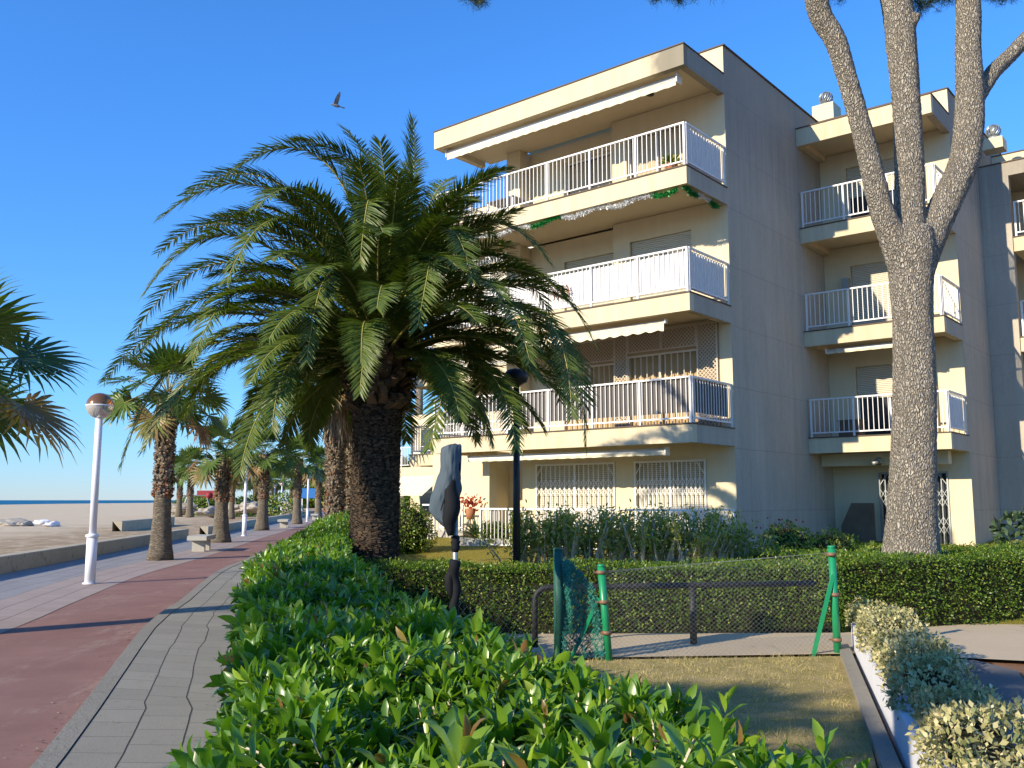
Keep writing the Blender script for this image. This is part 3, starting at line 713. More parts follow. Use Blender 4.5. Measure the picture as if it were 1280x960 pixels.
# --- left block behind the date palm (x -15 .. -8, slab front y=5.9)
for k in (1, 2, 3): balcony(-15, -7.2, 5.9, 7.9, k, right=False)
balcony(-15, -7.2, 5.9, 7.9, 4, roof=True)
for k in range(4):
    z0, z1 = (FL[k] if k else -.02), SB[k + 1] + .15
    panel(wg, -15, -7.2, 7.9, 8.15, z0, z1, [(-13.5, -11.6, max(z0, .4), z0 + 2.1), (-10.8, -8.8, max(z0, .4), z0 + 2.1)])
    for a, b in ((-13.5, -11.6), (-10.8, -8.8)): window(a, b, 7.9, max(z0, .4) + .01, z0 + 2.1, 'shutter')
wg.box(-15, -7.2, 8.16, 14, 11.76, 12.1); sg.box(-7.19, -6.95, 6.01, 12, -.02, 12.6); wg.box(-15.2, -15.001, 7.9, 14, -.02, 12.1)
P_(wg, 'wall', 'wall'); P_(sg, 'wall', 'side', bld, 'weathered blank side walls, shade put into their grey colour'); P_(cg, 'coping', 'coping')
# soffit beam over the entrance in the right wing
g = Geo(); g.box(.02, 3.3, 7.2, 7.5, 2.62, 2.948); P_(g, 'beam', 'wall')
# painted plinth on the side wall
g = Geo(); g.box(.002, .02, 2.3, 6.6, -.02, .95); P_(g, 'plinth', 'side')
# slanted brown timber screen beside the entrance
g = Geo(); V = [(.35, 7.6, 0), (1.25, 7.6, 0), (1.25, 7.6, 1.62), (.65, 7.6, 1.62), (.35, 7.6, 1.0)]; V2 = [(a, b + .06, c) for a, b, c in V]
g.add(V + V2, [(0, 1, 2, 3), (0, 3, 4, 4), (5, 8, 7, 6), (3, 2, 7, 8), (4, 3, 8, 9), (0, 4, 9, 5), (1, 6, 7, 2)][0:1] + [(5, 8, 7, 6), (3, 2, 7, 8), (4, 3, 8, 9), (0, 4, 9, 5), (1, 6, 7, 2)])
g.add([(.35, 7.6, 0), (.65, 7.6, 1.62), (.35, 7.6, 1.0), (.36, 7.601, .5)], [(0, 1, 2, 3)])
P_(g, 'entrance_screen', 'wood')
# awnings
awning(-7.75, -.35, .36, 11.50, .11, .06, .10, 'white rolled awning cassette under the roof edge with scalloped cream valance')
awning(-7.4, -.8, .30, 5.76, .20, .10, .03, 'cream awning cloth hanging in waves under the second-floor balcony')
awning(-6.9, -.9, .40, 2.80, .02, .02, .075, 'white rolled awning cassette under the first-floor balcony')
awning(.5, 2.9, 6.75, 5.74, .03, .02, .06, 'white rolled awning cassette on the right wing')
# cloth screens fixed behind railings
def screen(x0, x1, y0, y1, z0, z1, mat, lab):
    g = Geo(); n = 40; V = []
    for i in range(n + 1):
        f = i / n; x = x0 + (x1 - x0) * f; y = y0 + (y1 - y0) * f; w = .008 * math.sin(i * 1.7)
        if abs(x1 - x0) > abs(y1 - y0): V += [(x, y + w, z0), (x, y + w, z1)]
        else: V += [(x + w, y, z0), (x + w, y, z1)]
    g.add(V, [(2 * i, 2 * i + 2, 2 * i + 3, 2 * i + 1) for i in range(n)], smooth=True); P_(g, 'windbreak', mat, bld, lab)
screen(-.09, -.09, .12, 1.9, 9.28, 10.2, 'cloth', 'white cloth behind the top balcony side railing')
screen(-.09, -.09, .12, 1.9, 6.38, 7.28, 'cloth', 'white cloth behind the second-floor side railing')
screen(-7.8, -.12, .10, .10, 6.40, 7.25, 'cloth', 'white cloth behind the second-floor front railing')
screen(-5.0, -.12, .10, .10, 3.62, 4.38, 'darkcloth', 'dark grey cloth behind the first-floor railing')
screen(-.09, -.09, .12, 1.9, 3.62, 4.38, 'darkcloth', 'dark grey cloth behind the first-floor side railing')
screen(3.51, 3.51, 6.5, 8.0, 3.48, 4.36, 'cloth', 'white cloth behind the right wing side railing')
# wooden lattice around the first-floor windows
def lattice(x0, x1, y, z0, z1):
    g = Geo(); P0 = []; P1 = []; st = .10
    g.box(x0, x1, y, y + .02, z0, z0 + .03); g.box(x0, x1, y, y + .02, z1 - .03, z1); g.box(x0, x0 + .03, y, y + .02, z0 + .031, z1 - .031); g.box(x1 - .03, x1, y, y + .02, z0 + .031, z1 - .031)
    w, h = x1 - x0, z1 - z0
    t = -h
    while t < w:
        a, b = max(t, 0), min(t + h, w)
        if b > a:
            P0.append((x0 + a, y + .006, z0 + a - t)); P1.append((x0 + b, y + .006, z0 + b - t))
            P0.append((x0 + a, y + .013, z1 - (a - t))); P1.append((x0 + b, y + .013, z1 - (b - t)))
        t += st
    g.bars(P0, P1, .011); P_(g, 'lattice', 'lattice')
lattice(-.90, -.35, 1.93, 3.42, 5.95); lattice(-3.3, -2.88, 1.93, 3.42, 5.95); lattice(-2.87, -1.9, 1.93, 5.42, 5.95); lattice(-1.89, -.91, 1.93, 5.42, 5.95); lattice(-5.25, -3.5, 2.31, 5.36, 5.95)
# chimneys with turbine cowls
def chimney(x, y, zt, w=.32):
    g = Geo(); g.box(x - w, x + w, y - w, y + w, 12.0, zt); c = P_(g, 'chimney', 'wall')
    g = Geo(); g.tube([(x, y, zt), (x, y, zt + .1)], .15, 14)
    P0 = []; P1 = []
    for i in range(18):
        a = i * 2 * math.pi / 18
        pts = [(x + .2 * math.sin(t) * math.cos(a + t * .5), y + .2 * math.sin(t) * math.sin(a + t * .5), zt + .28 - .2 * math.cos(t)) for t in np.linspace(.5, 2.9, 7)]
        P0 += pts[:-1]; P1 += pts[1:]
    g.bars(P0, P1, .014); g.tube([(x, y, zt + .1), (x, y, zt + .44)], .10, 10); P_(g, 'cowl', 'galv', c)
chimney(.10, 8.6, at(1030, 137, 26.5)[2]); chimney(4.0, 11.5, at(1238, 176, 26.1)[2], .28)
# side recess ceiling spot
g = Geo(); g.tube([(-1.55, 1.1, 11.74), (-1.55, 1.1, 11.70)], .09, 12); P_(g, 'ceiling_light', 'black')
g = Geo(); g.box(.02, .16, 7.75, 7.95, 8.05, 8.35) if False else g.box(.55, .75, 7.9, 8.09, 7.7, 7.98); P_(g, 'wall_lamp', 'galv')
g = Geo(); g.tube([(1.62, 7.14, 2.78), (1.62, 7.02, 2.70)], [.05, .11], 10); g.tube([(1.62, 7.02, 2.70), (1.5, 6.92, 2.66)], .05, 8); P_(g, 'wall_lamp', 'galv')

def loc2w(x, y, z): return (C1[0] + x * UX[0] + y * VY[0], C1[1] + x * UX[1] + y * VY[1], z)
# tinsel garland hung under the third slab (a thing that hangs from the building)
gar = thing('garland', 'green and white tinsel garland hung in a line under the top balcony', 'garland', loc2w(0, 0, 8.7), BR)
def tinsel(pts, mat, r=.055):
    P = np.array(pts, float); g = Geo(); g.tube(P, .018, 6)
    L = np.concatenate([[0], np.cumsum(np.linalg.norm(np.diff(P, axis=0), axis=1))]); n = int(L[-1] * 900)
    t = NR.random(n) * L[-1]; Q = np.stack([np.interp(t, L, P[:, i]) for i in range(3)], 1)
    D = nrm(NR.normal(size=(n, 3))); g.leaves(([(0, -.5, 0), (0, .5, 0), (1, .5, 0), (1, -.5, 0)], [(0, 1, 2, 3)]), Q, D, nrm(NR.normal(size=(n, 3))), NR.uniform(.6, 1.2, n) * r * 1.5, .012)
    return g
def run(xa, xb, y=-.0, z=0.0):
    xs_ = np.linspace(xa, xb, 24); return [(x, .10, .02 + .05 * math.cos(x * 5)) for x in xs_]
for a, b, m_ in ((-7.6, -4.55, 'tin_w'), (-4.55, -3.55, 'tin_g'), (-3.55, -.95, 'tin_w'), (-.95, -.3, 'tin_g')):
    tinsel(run(a, b), m_).build('tinsel', m_, gar)
for a, b, m_ in ((.12, .7, 'tin_g'), (.7, 1.3, 'tin_w'), (1.3, 1.75, 'tin_g')):
    tinsel([(-.12, y, .02 + .05 * math.cos(y * 6)) for y in np.linspace(a, b, 10)], m_).build('tinsel', m_, gar)
# scrolled ornament on the second-floor railing
om = Geo()
for q in range(5):
    for sgn in (-1, 1):
        t = np.linspace(0, 4.5, 14); cx = (q - 2) * .10
        om.tube(np.stack([cx + sgn * (.02 + .035 * t / 4.5) * np.cos(t), 0 * t, .12 + .16 * t / 4.5 * (1 if sgn > 0 else -.6) + .03 * np.sin(t)], 1), .012, 6)
om.box(-.28, .28, -.01, .01, .12, .135)
oo = om.build('wall_ornament', 'soilw'); oo.location = loc2w(-3.55, -.02, 6.62); oo.rotation_euler = (0, 0, BR); oo.scale = (1.15, 1, 1.3)
tag(oo, 'small brown scrolled ornament fixed to the second-floor white balcony railing', 'ornament')
# white table and chair silhouettes on the top balcony, left part
tb = thing('balcony_table', 'white table on the top balcony behind the railing', 'table', loc2w(-6.2, 1.1, 9.22), BR)
g = Geo(); g.box(-.5, .5, -.35, .35, .70, .73); g.build('tabletop', 'cloth', tb)
for sx in (-.45, .45):
    for sy in (-.3, .3): g = Geo(); g.box(sx - .02, sx + .02, sy - .02, sy + .02, 0, .70); g.build('leg', 'white', tb)
for i_, (lx, ly, k_, lab) in enumerate([(-.7, .55, 3, 'small green pot plant behind the right corner of the top balcony railing'), (-4.6, .5, 2, 'small green pot plant on the second-floor balcony, left of the brown ornament'), (2.9, 6.9, 2, 'small green pot plant at the right end of the right wing middle balcony')]):
    b = thing('potted_plant', lab, 'potted plant', loc2w(lx, ly, FL[k_]), BR)
    g = Geo(); g.tube([(0, 0, 0), (0, 0, .02), (0, 0, .30), (0, 0, .32)], [.11, .12, .16, .16], 14); g.build('pot', 'terra', b)
    g = Geo(); n = 160; dd_ = rdir(n); dd_[:, 2] = np.abs(dd_[:, 2]); q_ = ([(0, -.06, 0), (0, .06, 0), (.5, -.5, .04), (.5, .5, .04), (1, -.05, -.08), (1, .05, -.08)], [(0, 1, 3, 2), (2, 3, 5, 4)])
    g.leaves(q_, dd_ * .18 * NR.random((n, 1)) + (0, 0, .34), dd_ + rdir(n) * .4, rdir(n), .14, .05); g.build('foliage', 'smallleaf', b)
# things on the right wing's first balcony
pt = Geo(); pt.box(-.28, .28, -.2, .2, 0, .42); pt.box(-.30, .30, -.22, .22, .421, .45)
o = pt.build('storage_box', 'wood'); o.location = loc2w(1.0, 6.9, 3.38); o.rotation_euler = (0, 0, BR); tag(o, 'dark wooden box on the first-floor balcony of the right wing', 'box')

# ------------------------------------------------------------------ far buildings
def far_building(lab, x, y, w, d, h, mat, rz, floors, awn=True):
    b = thing('apartment_block', lab, 'building', (x, y, 0), rz)
    g = Geo(); g.box(0, w, 1.8, d, 0, h); g.build('wall', mat, b)
    for k in range(1, floors + 1):
        z = 3.0 * k; g = Geo(); g.box(-.3, w, 0, 1.79, z - .1, z + .35); s_ = g.build('balcony', 'fascia', b)
        r = railing_geo([((-.2, .06), (w - .1, .06))], z + .35); r.build('railing', 'white', s_)
    for k in range(floors + 1):
        for q in range(int(w // 3)):
            g = Geo(); g.box(q * 3 + .8, q * 3 + 2.4, 1.74, 1.795, 3 * k + .45, 3 * k + 2.4); g.build('window', 'glass', b)
    if awn:
        g = Geo(); V = []
        for i in range(13):
            x_ = .2 + i * .35; V += [(x_, -.2, 2.9), (x_, -1.7, 1.9 + .02 * (i % 2))]
        g.add(V, [(2 * i, 2 * i + 2, 2 * i + 3, 2 * i + 1) for i in range(12)]); g.build('awning', 'valance', b)
        g = Geo(); g.box(-.2, w, -.05, .05, 0, .9); g.build('wall', 'brickb', b)
    return b
p = at(541, 585, 43)
far_building('pale low building with white awning seen between date palm trunk and covered sign', at(482, 585, 47.5)[0], 47.5, 6.5, 8, 6.2, 'wall', BR, 1)
far_building('distant cream block far down the promenade behind the row of palms', -13, 120, 14, 10, 9, 'wall', BR, 2, False)

# ------------------------------------------------------------------ plants helpers
LEAF1 = ([(0, 0, 0), (.25, -.36, .03), (.25, 0, -.02), (.25, .36, .03), (.55, -.5, .05), (.55, 0, 0), (.55, .5, .05), (.82, -.27, .0), (.82, 0, -.03), (.82, .27, .0), (1, 0, -.10)],
         [(0, 2, 1, 1), (0, 3, 2, 2), (1, 2, 5, 4), (2, 3, 6, 5), (4, 5, 8, 7), (5, 6, 9, 8), (7, 8, 10, 10), (8, 9, 10, 10)])
# quads only: fold the tip/base triangles into quads
LEAF1 = ([(0, -.03, 0), (0, .03, 0), (.25, -.36, .04), (.25, 0, -.02), (.25, .36, .04), (.55, -.5, .06), (.55, 0, .0), (.55, .5, .06), (.82, -.27, .0), (.82, 0, -.04), (.82, .27, .0), (1, -.015, -.12), (1, .015, -.12), (0, 0, -.005), (1, 0, -.12)],
         [(0, 13, 3, 2), (13, 1, 4, 3), (2, 3, 6, 5), (3, 4, 7, 6), (5, 6, 9, 8), (6, 7, 10, 9), (8, 9, 14, 11), (9, 10, 12, 14)])
LEAF2 = ([(0, 0, 0), (.5, -.5, .05), (1, 0, -.06), (.5, .5, .05)], [(0, 3, 2, 1)])
LEAF3 = ([(0, -.06, 0), (0, .06, 0), (.5, -.5, .04), (.5, .5, .04), (1, -.05, -.08), (1, .05, -.08)], [(0, 1, 3, 2), (2, 3, 5, 4)])
LET = ([(0, -.35, 0), (0, 0, -.012), (0, .35, 0), (.45, -.5, .0), (.45, 0, -.02), (.45, .5, 0), (1, -.03, -.12), (1, 0, -.13), (1, .03, -.12)], [(0, 1, 4, 3), (1, 2, 5, 4), (3, 4, 7, 6), (4, 5, 8, 7)])
BLADE = ([(0, -.5, 0), (0, .5, 0), (1, -.06, .0), (1, .06, .0)], [(0, 1, 3, 2)])
FANSEG = ([(0, -.02, 0), (0, .02, 0), (.33, -.27, .0), (.33, 0, .015), (.33, .27, 0), (.58, -.42, -.01), (.58, 0, .01), (.58, .42, -.01), (.82, -.17, -.04), (.82, .17, -.04), (1, -.02, -.12), (1, .02, -.12)],
          [(0, 3, 2, 2), ] + [(2, 3, 6, 5), (3, 4, 7, 6), (5, 6, 8, 8)][:2] + [(5, 7, 9, 8), (8, 9, 11, 10)])
FANSEG = (FANSEG[0], [(0, 1, 4, 2), (2, 3, 6, 5), (3, 4, 7, 6), (5, 7, 9, 8), (8, 9, 11, 10)])

# ------------------------------------------------------------------ foreground hedge of big glossy leaves
HL = [(-.42, 1.0), (-.60, 1.9), (-1.10, 3.81), (-2.22, 7.81), (-2.80, 10.63), (-4.3, 20), (-8.3, 45)]
HR = [(1.0, 1.0), (.78, 1.9), (.58, 2.34), (.30, 3.04), (-.13, 4.07), (-.92, 6.5), (-1.40, 7.81), (-1.9, 10.6), (-3.35, 20), (-7.0, 45)]
HZ = 1.17
hb = thing('laurel_hedge', 'long waist-high hedge of big glossy green leaves beside the grey pavement, filling the foreground', 'hedge', (-.3, 3, 0))
core = Geo(); V = []; yy = np.concatenate([np.linspace(1.0, 10, 30), np.linspace(11, 45, 20)])  # solid dark core added inside the hedge to stop light
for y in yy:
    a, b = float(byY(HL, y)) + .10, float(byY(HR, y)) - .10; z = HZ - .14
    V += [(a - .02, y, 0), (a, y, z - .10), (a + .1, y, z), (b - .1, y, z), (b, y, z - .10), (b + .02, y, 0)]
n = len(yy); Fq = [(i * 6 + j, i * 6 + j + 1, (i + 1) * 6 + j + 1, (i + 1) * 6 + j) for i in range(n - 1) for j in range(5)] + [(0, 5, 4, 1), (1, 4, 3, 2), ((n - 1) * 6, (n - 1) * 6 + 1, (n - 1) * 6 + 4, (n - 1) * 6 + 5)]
core.add(V, Fq); core.build('light_stop_core', 'core', hb, hb.location)
def bumpy(x, y, s=1.): return .05 * math.sin(x * 3.1 + 1.3 * math.sin(y * 1.7)) + .05 * math.sin(y * 2.3 + x * 1.1) + .03 * math.sin(y * 7 + x * 5)
vb = np.vectorize(bumpy)
hg = Geo(); stems = Geo()
def shoots(y0, y1, dens, nl, Lm, tpl, wr=.36, side_d=.8):
    area = np.trapz([float(byY(HR, y) - byY(HL, y)) for y in np.linspace(y0, y1, 30)], np.linspace(y0, y1, 30))
    n1 = int(area * dens); n2 = int((y1 - y0) * .9 * dens * side_d)
    # top
    y = NR.uniform(y0, y1, n1); f = NR.random(n1); a = byY(HL, y) + .04; b = byY(HR, y) - .04; x = a + (b - a) * f
    edge = np.minimum(f, 1 - f) * (b - a); z = HZ + vb(x, y) * .8 - np.maximum(0, .12 - edge) * .9 + NR.exponential(.022, n1) - .04
    ax = nrm(np.stack([NR.normal(0, .30, n1) + (f - .5) * .5, NR.normal(0, .30, n1), np.ones(n1)], 1)); Pt = np.stack([x, y, z], 1)
    # sides
    for sd, poly_ in ((-1, HL), (1, HR)):
        y = NR.uniform(y0, y1, n2); zz = HZ * (1 - NR.random(n2) ** 1.5 * .95) - .04; x = byY(poly_, y) + sd * (-.05 + NR.normal(0, .03, n2)) + .05 * np.sin(y * 5 + zz * 6)
        Pt = np.concatenate([Pt, np.stack([x, y, zz], 1)]); ax = np.concatenate([ax, nrm(np.stack([sd * NR.uniform(.6, 1.4, n2), NR.normal(0, .5, n2), NR.uniform(.1, 1.1, n2)], 1))])
    N_ = len(Pt); rn = np.clip(NR.normal(.42, .2, N_), 0, .93)
    u = nrm(np.cross(ax, np.tile((0, 1., .2), (N_, 1)))); w = np.cross(ax, u); ph = NR.uniform(0, 6.28, N_)
    sc = np.clip(NR.lognormal(-.06, .22, N_), .5, 1.5)
    for i in range(nl):
        an = ph + i * 2.4; op = .40 + 1.15 * (i / nl) + NR.normal(0, .10, N_)     # inner leaves upright, outer spread
        rdl = u * np.cos(an)[:, None] + w * np.sin(an)[:, None]
        D = ax * np.cos(op)[:, None] + rdl * np.sin(op)[:, None]
        Nn = ax * np.sin(op)[:, None] - rdl * np.cos(op)[:, None]
        L = Lm * sc * (1.0 if i > 1 else .7) * NR.uniform(.8, 1.15, N_)
        hg.leaves(tpl, Pt - ax * (.012 * i), D, Nn + NR.normal(0, .12, (N_, 3)), L, L * wr * NR.uniform(.85, 1.15, N_), rnd=np.clip(rn + NR.normal(0, .10, N_) + (.16 if i < 3 else 0) + (NR.random(N_) < .0025) * .9, 0, 1))
    stems.bars(Pt[::2] - ax[::2] * .13, Pt[::2], .0035, 3)
shoots(1.02, 4.2, 300, 10, .082, LEAF1, .37)
shoots(4.2, 9, 220, 8, .084, LEAF1, .38)
shoots(9, 18, 150, 7, .080, LEAF3, .42)
shoots(18, 45, 60, 7, .115, LEAF3, .5)
hg.build('foliage', 'bigleaf', hb, hb.location); stems.build('stems', 'twig', hb, hb.location)

# ------------------------------------------------------------------ clipped small-leaf hedges
def clipped(name, label, front, depth, h, dens, L, mat='smallleaf', wr=.55, z0=0., bulge=.05, tops=1., cat='hedge', backf=.25, stem=True):
    P = np.array(front, float); T = P[1:] - P[:-1]; Ls = np.linalg.norm(T, axis=1); cum = np.concatenate([[0], np.cumsum(Ls)]); tot = cum[-1]
    nl = np.stack([-T[:, 1], T[:, 0]], 1) / Ls[:, None]           # away from camera side (left-hand normal of the run)
    vn = np.array([nl[max(0, i - 1)] + nl[min(i, len(nl) - 1)] for i in range(len(P))]); vn = vn / np.linalg.norm(vn, axis=1, keepdims=True)
    base = (P[0][0], P[0][1], 0); b = thing(name, label, cat, base)
    def pos(s, dpt):
        x = np.interp(s, cum, P[:, 0]); y = np.interp(s, cum, P[:, 1]); nx_ = np.interp(s, cum, vn[:, 0]); ny_ = np.interp(s, cum, vn[:, 1])
        return x + nx_ * dpt, y + ny_ * dpt, nx_, ny_
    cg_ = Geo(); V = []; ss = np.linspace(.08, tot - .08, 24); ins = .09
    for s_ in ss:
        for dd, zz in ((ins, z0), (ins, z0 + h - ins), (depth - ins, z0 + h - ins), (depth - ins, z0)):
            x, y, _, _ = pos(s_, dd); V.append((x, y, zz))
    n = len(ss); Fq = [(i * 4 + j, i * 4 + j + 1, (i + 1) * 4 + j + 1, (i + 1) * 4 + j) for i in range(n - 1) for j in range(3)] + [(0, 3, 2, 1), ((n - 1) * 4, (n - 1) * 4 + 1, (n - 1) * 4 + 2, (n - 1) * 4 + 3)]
    cg_.add(V, Fq); cg_.build('light_stop_core', 'core', b, base)  # added dark filler, stops light behind the clipped leaves
    g = Geo()
    def put(s_, dd, zz, nv):
        x, y, nx_, ny_ = pos(s_, dd); n_ = len(s_)
        nw = np.stack([nv[0] * T[0][0] / Ls[0] + nv[1] * nx_, nv[0] * T[0][1] / Ls[0] + nv[1] * ny_, np.full(n_, nv[2])], 1)
        o = (bulge * np.sin(s_ * 5 + zz * 4 + dd * 3) * np.sin(s_ * 2.1 + 1 + dd) + NR.normal(0, .022, n_) - .02)
        Pp = np.stack([x, y, zz], 1) + nw * o[:, None]
        D = nrm(nw * .7 + NR.normal(0, .8, (n_, 3)) + np.array((0, 0, .25)))
        l = L * NR.uniform(.6, 1.3, n_); clump = .5 + .5 * np.sin(s_ * 8.3 + zz * 7) * np.sin(dd * 9 + s_ * 3.7)
        g.leaves(LEAF2, Pp, D, nw + NR.normal(0, .5, (n_, 3)), l, l * wr, rnd=np.clip(NR.normal(.40, .22, n_) + .25 * (clump - .5), 0, .96) + (NR.random(n_) < .01) * .04)
    A = tot * h; n = int(A * dens); put(NR.uniform(0, tot, n), np.zeros(n), z0 + .02 + (h - .02) * NR.random(n) ** .8, (0, -1, 0))
    n = int(tot * depth * dens * tops); put(NR.uniform(0, tot, n), NR.uniform(0, depth, n), np.full(n, z0 + h), (0, 0, 1))
    n = int(A * dens * backf); put(NR.uniform(0, tot, n), np.full(n, depth), z0 + h * NR.random(n), (0, 1, 0))
    n = int(depth * h * dens); put(np.zeros(n), NR.uniform(0, depth, n), z0 + h * NR.random(n), (-1, 0, 0))
    put(np.full(n, tot), NR.uniform(0, depth, n), z0 + h * NR.random(n), (1, 0, 0))
    g.build('foliage', mat, b, base)
    return b
clipped('clipped_hedge', 'low clipped hedge behind the wire fence, between the covered sign and the green end post', [(-2.1, 11.75), (.5, 11.80), (4.3, 12.05)], .85, .86, 2200, .034)
clipped('clipped_hedge', 'broad clipped hedge to the right of the green end post, in front of the pine', [(4.32, 12.10), (5.6, 12.42), (7.2, 12.95), (9.8, 13.9)], 1.0, .92, 2000, .036)
clipped('ground_shrub', 'wide low bed of trimmed shrubs around the foot of the pine trunk', [(5.0, 13.55), (8.0, 14.2), (12.2, 15.6)], 3.4, .80, 700, .045, bulge=.10, cat='shrub')
clipped('variegated_hedge', 'pale cream-leaved shrub border growing over the white block edging', [(2.36, 5.5), (3.05, 7.95), (3.98, 11.1)][::-1], .62, .42, 2600, .040, 'varieg', .62, .22, .09) if False else None
PL = [(1.15, 1.4), (2.2, 5.03), (2.95, 7.55), (3.93, 10.85)]
PLi = [(x, y) for x, y in PL]
clipped('variegated_hedge', 'pale cream-leaved shrub border growing over the white block edging', [(x + .05, y) for x, y in PLi][::-1], .47, .27, 2500, .040, 'varieg', .62, .24, .10)
# white block edging and its kerb
g = Geo()
def run_wall(g, pts, w, z0, z1):
    V = []
    for x, y in pts: V += [(x, y, z0), (x, y, z1), (x + w, y, z1), (x + w, y, z0)]
    n = len(pts); g.add(V, [(i * 4 + j, (i + 1) * 4 + j, (i + 1) * 4 + j + 1, i * 4 + j + 1) for i in range(n - 1) for j in range(3)] + [(0, 1, 2, 3), ((n - 1) * 4 + 3, (n - 1) * 4 + 2, (n - 1) * 4 + 1, (n - 1) * 4)])
run_wall(g, PL, .14, -.02, .30)
o = g.build('planter_wall', 'planterw'); tag(o, 'low whitewashed edging wall between the dry lawn and the cream-leaved border', 'wall')
g = Geo(); run_wall(g, [(x - .20, y - .1) for x, y in PL], .12, -.02, .07); struct(g.build('lawn_kerb', 'kerb'))
# grass blades on the front lawn
n = 30000; yv = 1.2 + 9.1 * NR.random(n) ** .8; xl = np.full(n, -.3); xr = np.interp(yv, [1.4, 5.03, 7.55, 10.1], [.92, 1.97, 2.72, 3.5]); x = xl + (xr - xl) * NR.random(n)
g = Geo(); D = nrm(np.stack([NR.normal(0, .6, n), NR.normal(0, .6, n), np.ones(n)], 1)); l = NR.uniform(.015, .04, n) * (.6 + 1.0 * (np.sin(x * 9 + 2 * np.sin(yv * 5)) * np.sin(yv * 8 + x * 3) > .25))
g.leaves(BLADE, np.stack([x, yv, np.full(n, .010)], 1), D, rdir(n), l, .004); struct(g.build('lawn_grass', 'grassb'), 'stuff')

n = 700; t_ = NR.random(n); yv = 2 + 26 * NR.random(n) ** 1.5; xc = xat(CURB, yv) + np.where(NR.random(n) < .55, -np.abs(NR.normal(0, .16, n)), NR.uniform(.2, 2.0, n)); zc = np.where(xc < xat(CURB, yv), .008, .116)
g = Geo(); g.leaves(LEAF2, np.stack([xc, yv, zc], 1), nrm(np.stack([NR.normal(size=n), NR.normal(size=n), NR.normal(0, .12, n)], 1)), np.tile((0, 0, 1.), (n, 1)) + rdir(n) * .2, NR.uniform(.015, .055, n), NR.uniform(.008, .02, n), rnd=NR.uniform(.3, 1, n)); struct(g.build('leaf_litter', 'boots'), 'stuff')
n = 900; yv = 3 + 7 * NR.random(n); xl = NR.random(n); xc = -.2 + xl * (np.interp(yv, [1.4, 5.03, 7.55, 10.1], [.92, 1.97, 2.72, 3.5]) + .2)
g = Geo(); g.leaves(LEAF2, np.stack([xc, yv, np.full(n, .035)], 1), nrm(np.stack([NR.normal(size=n), NR.normal(size=n), NR.normal(0, .2, n)], 1)), np.tile((0, 0, 1.), (n, 1)) + rdir(n) * .3, NR.uniform(.015, .045, n), NR.uniform(.008, .018, n), rnd=NR.uniform(0, 1, n)); struct(g.build('dry_leaves', 'boots'), 'stuff')
# ------------------------------------------------------------------ date palm
def bez(p0, p1, p2, t): t = t[:, None]; return (1 - t) ** 2 * p0 + 2 * t * (1 - t) * p1 + t ** 2 * p2
dp = thing('date_palm', 'huge date palm with dark thick trunk and wide arching crown before the balconies', 'palm tree', (-2.09, 14, 0))
g = Geo(); zz = np.array([0, .3, .8, 1.5, 2.3, 2.9, 3.25, 3.6, 3.95, 4.2]); rr = np.array([.44, .39, .37, .365, .36, .375, .41, .43, .36, .2])
xx = -2.09 + np.array([0, 0, 0, 0, .01, .02, .02, .03, .03, .03]) + .0
zs = np.linspace(0, 4.2, 50); g.tube(np.stack([np.interp(zs, zz, xx), np.full(50, 14.), zs], 1), np.interp(zs, zz, rr), 28, 0)
n = 3400; zc = NR.uniform(.15, 3.1, n); an = NR.uniform(0, 6.283, n); rc = np.interp(zc, zz, rr) - .012
Pp = np.stack([-2.08 + rc * np.cos(an), 14 + rc * np.sin(an), zc], 1); ou = np.stack([np.cos(an), np.sin(an), np.zeros(n)], 1)
WEDGE = ([(0, -.5, 0), (0, .5, 0), (1, -.3, .02), (1, .3, .02), (.9, -.3, .45), (.9, .3, .45), (.0, 0, .12), (.0, 0, .0)], [(0, 1, 3, 2), (2, 3, 5, 4), (0, 4, 5, 1)])
g.leaves(WEDGE, Pp, np.tile((0, 0, 1.), (n, 1)) + ou * .15, ou, NR.uniform(.04, .065, n), NR.uniform(.05, .10, n), 1, NR.uniform(0, .75, n) ** 1.6, smooth=False)
n = 260; zc = NR.uniform(3.0, 4.1, n); an = NR.uniform(0, 6.283, n); rc = np.interp(zc, zz, rr) - .03; ou = np.stack([np.cos(an), np.sin(an), np.zeros(n)], 1)
g.leaves(WEDGE, np.stack([-2.06 + rc * np.cos(an), 14 + rc * np.sin(an), zc], 1), np.tile((0, 0, 1.), (n, 1)) + ou * .7, ou, NR.uniform(.16, .26, n), NR.uniform(.13, .18, n), 1, NR.uniform(.3, 1, n), smooth=False)
g.build('trunk', ['datetrunk', 'dateboots'], dp, dp.location)
CC = np.array((-2.03, 14, 3.88))
fr = Geo(); fs = Geo()
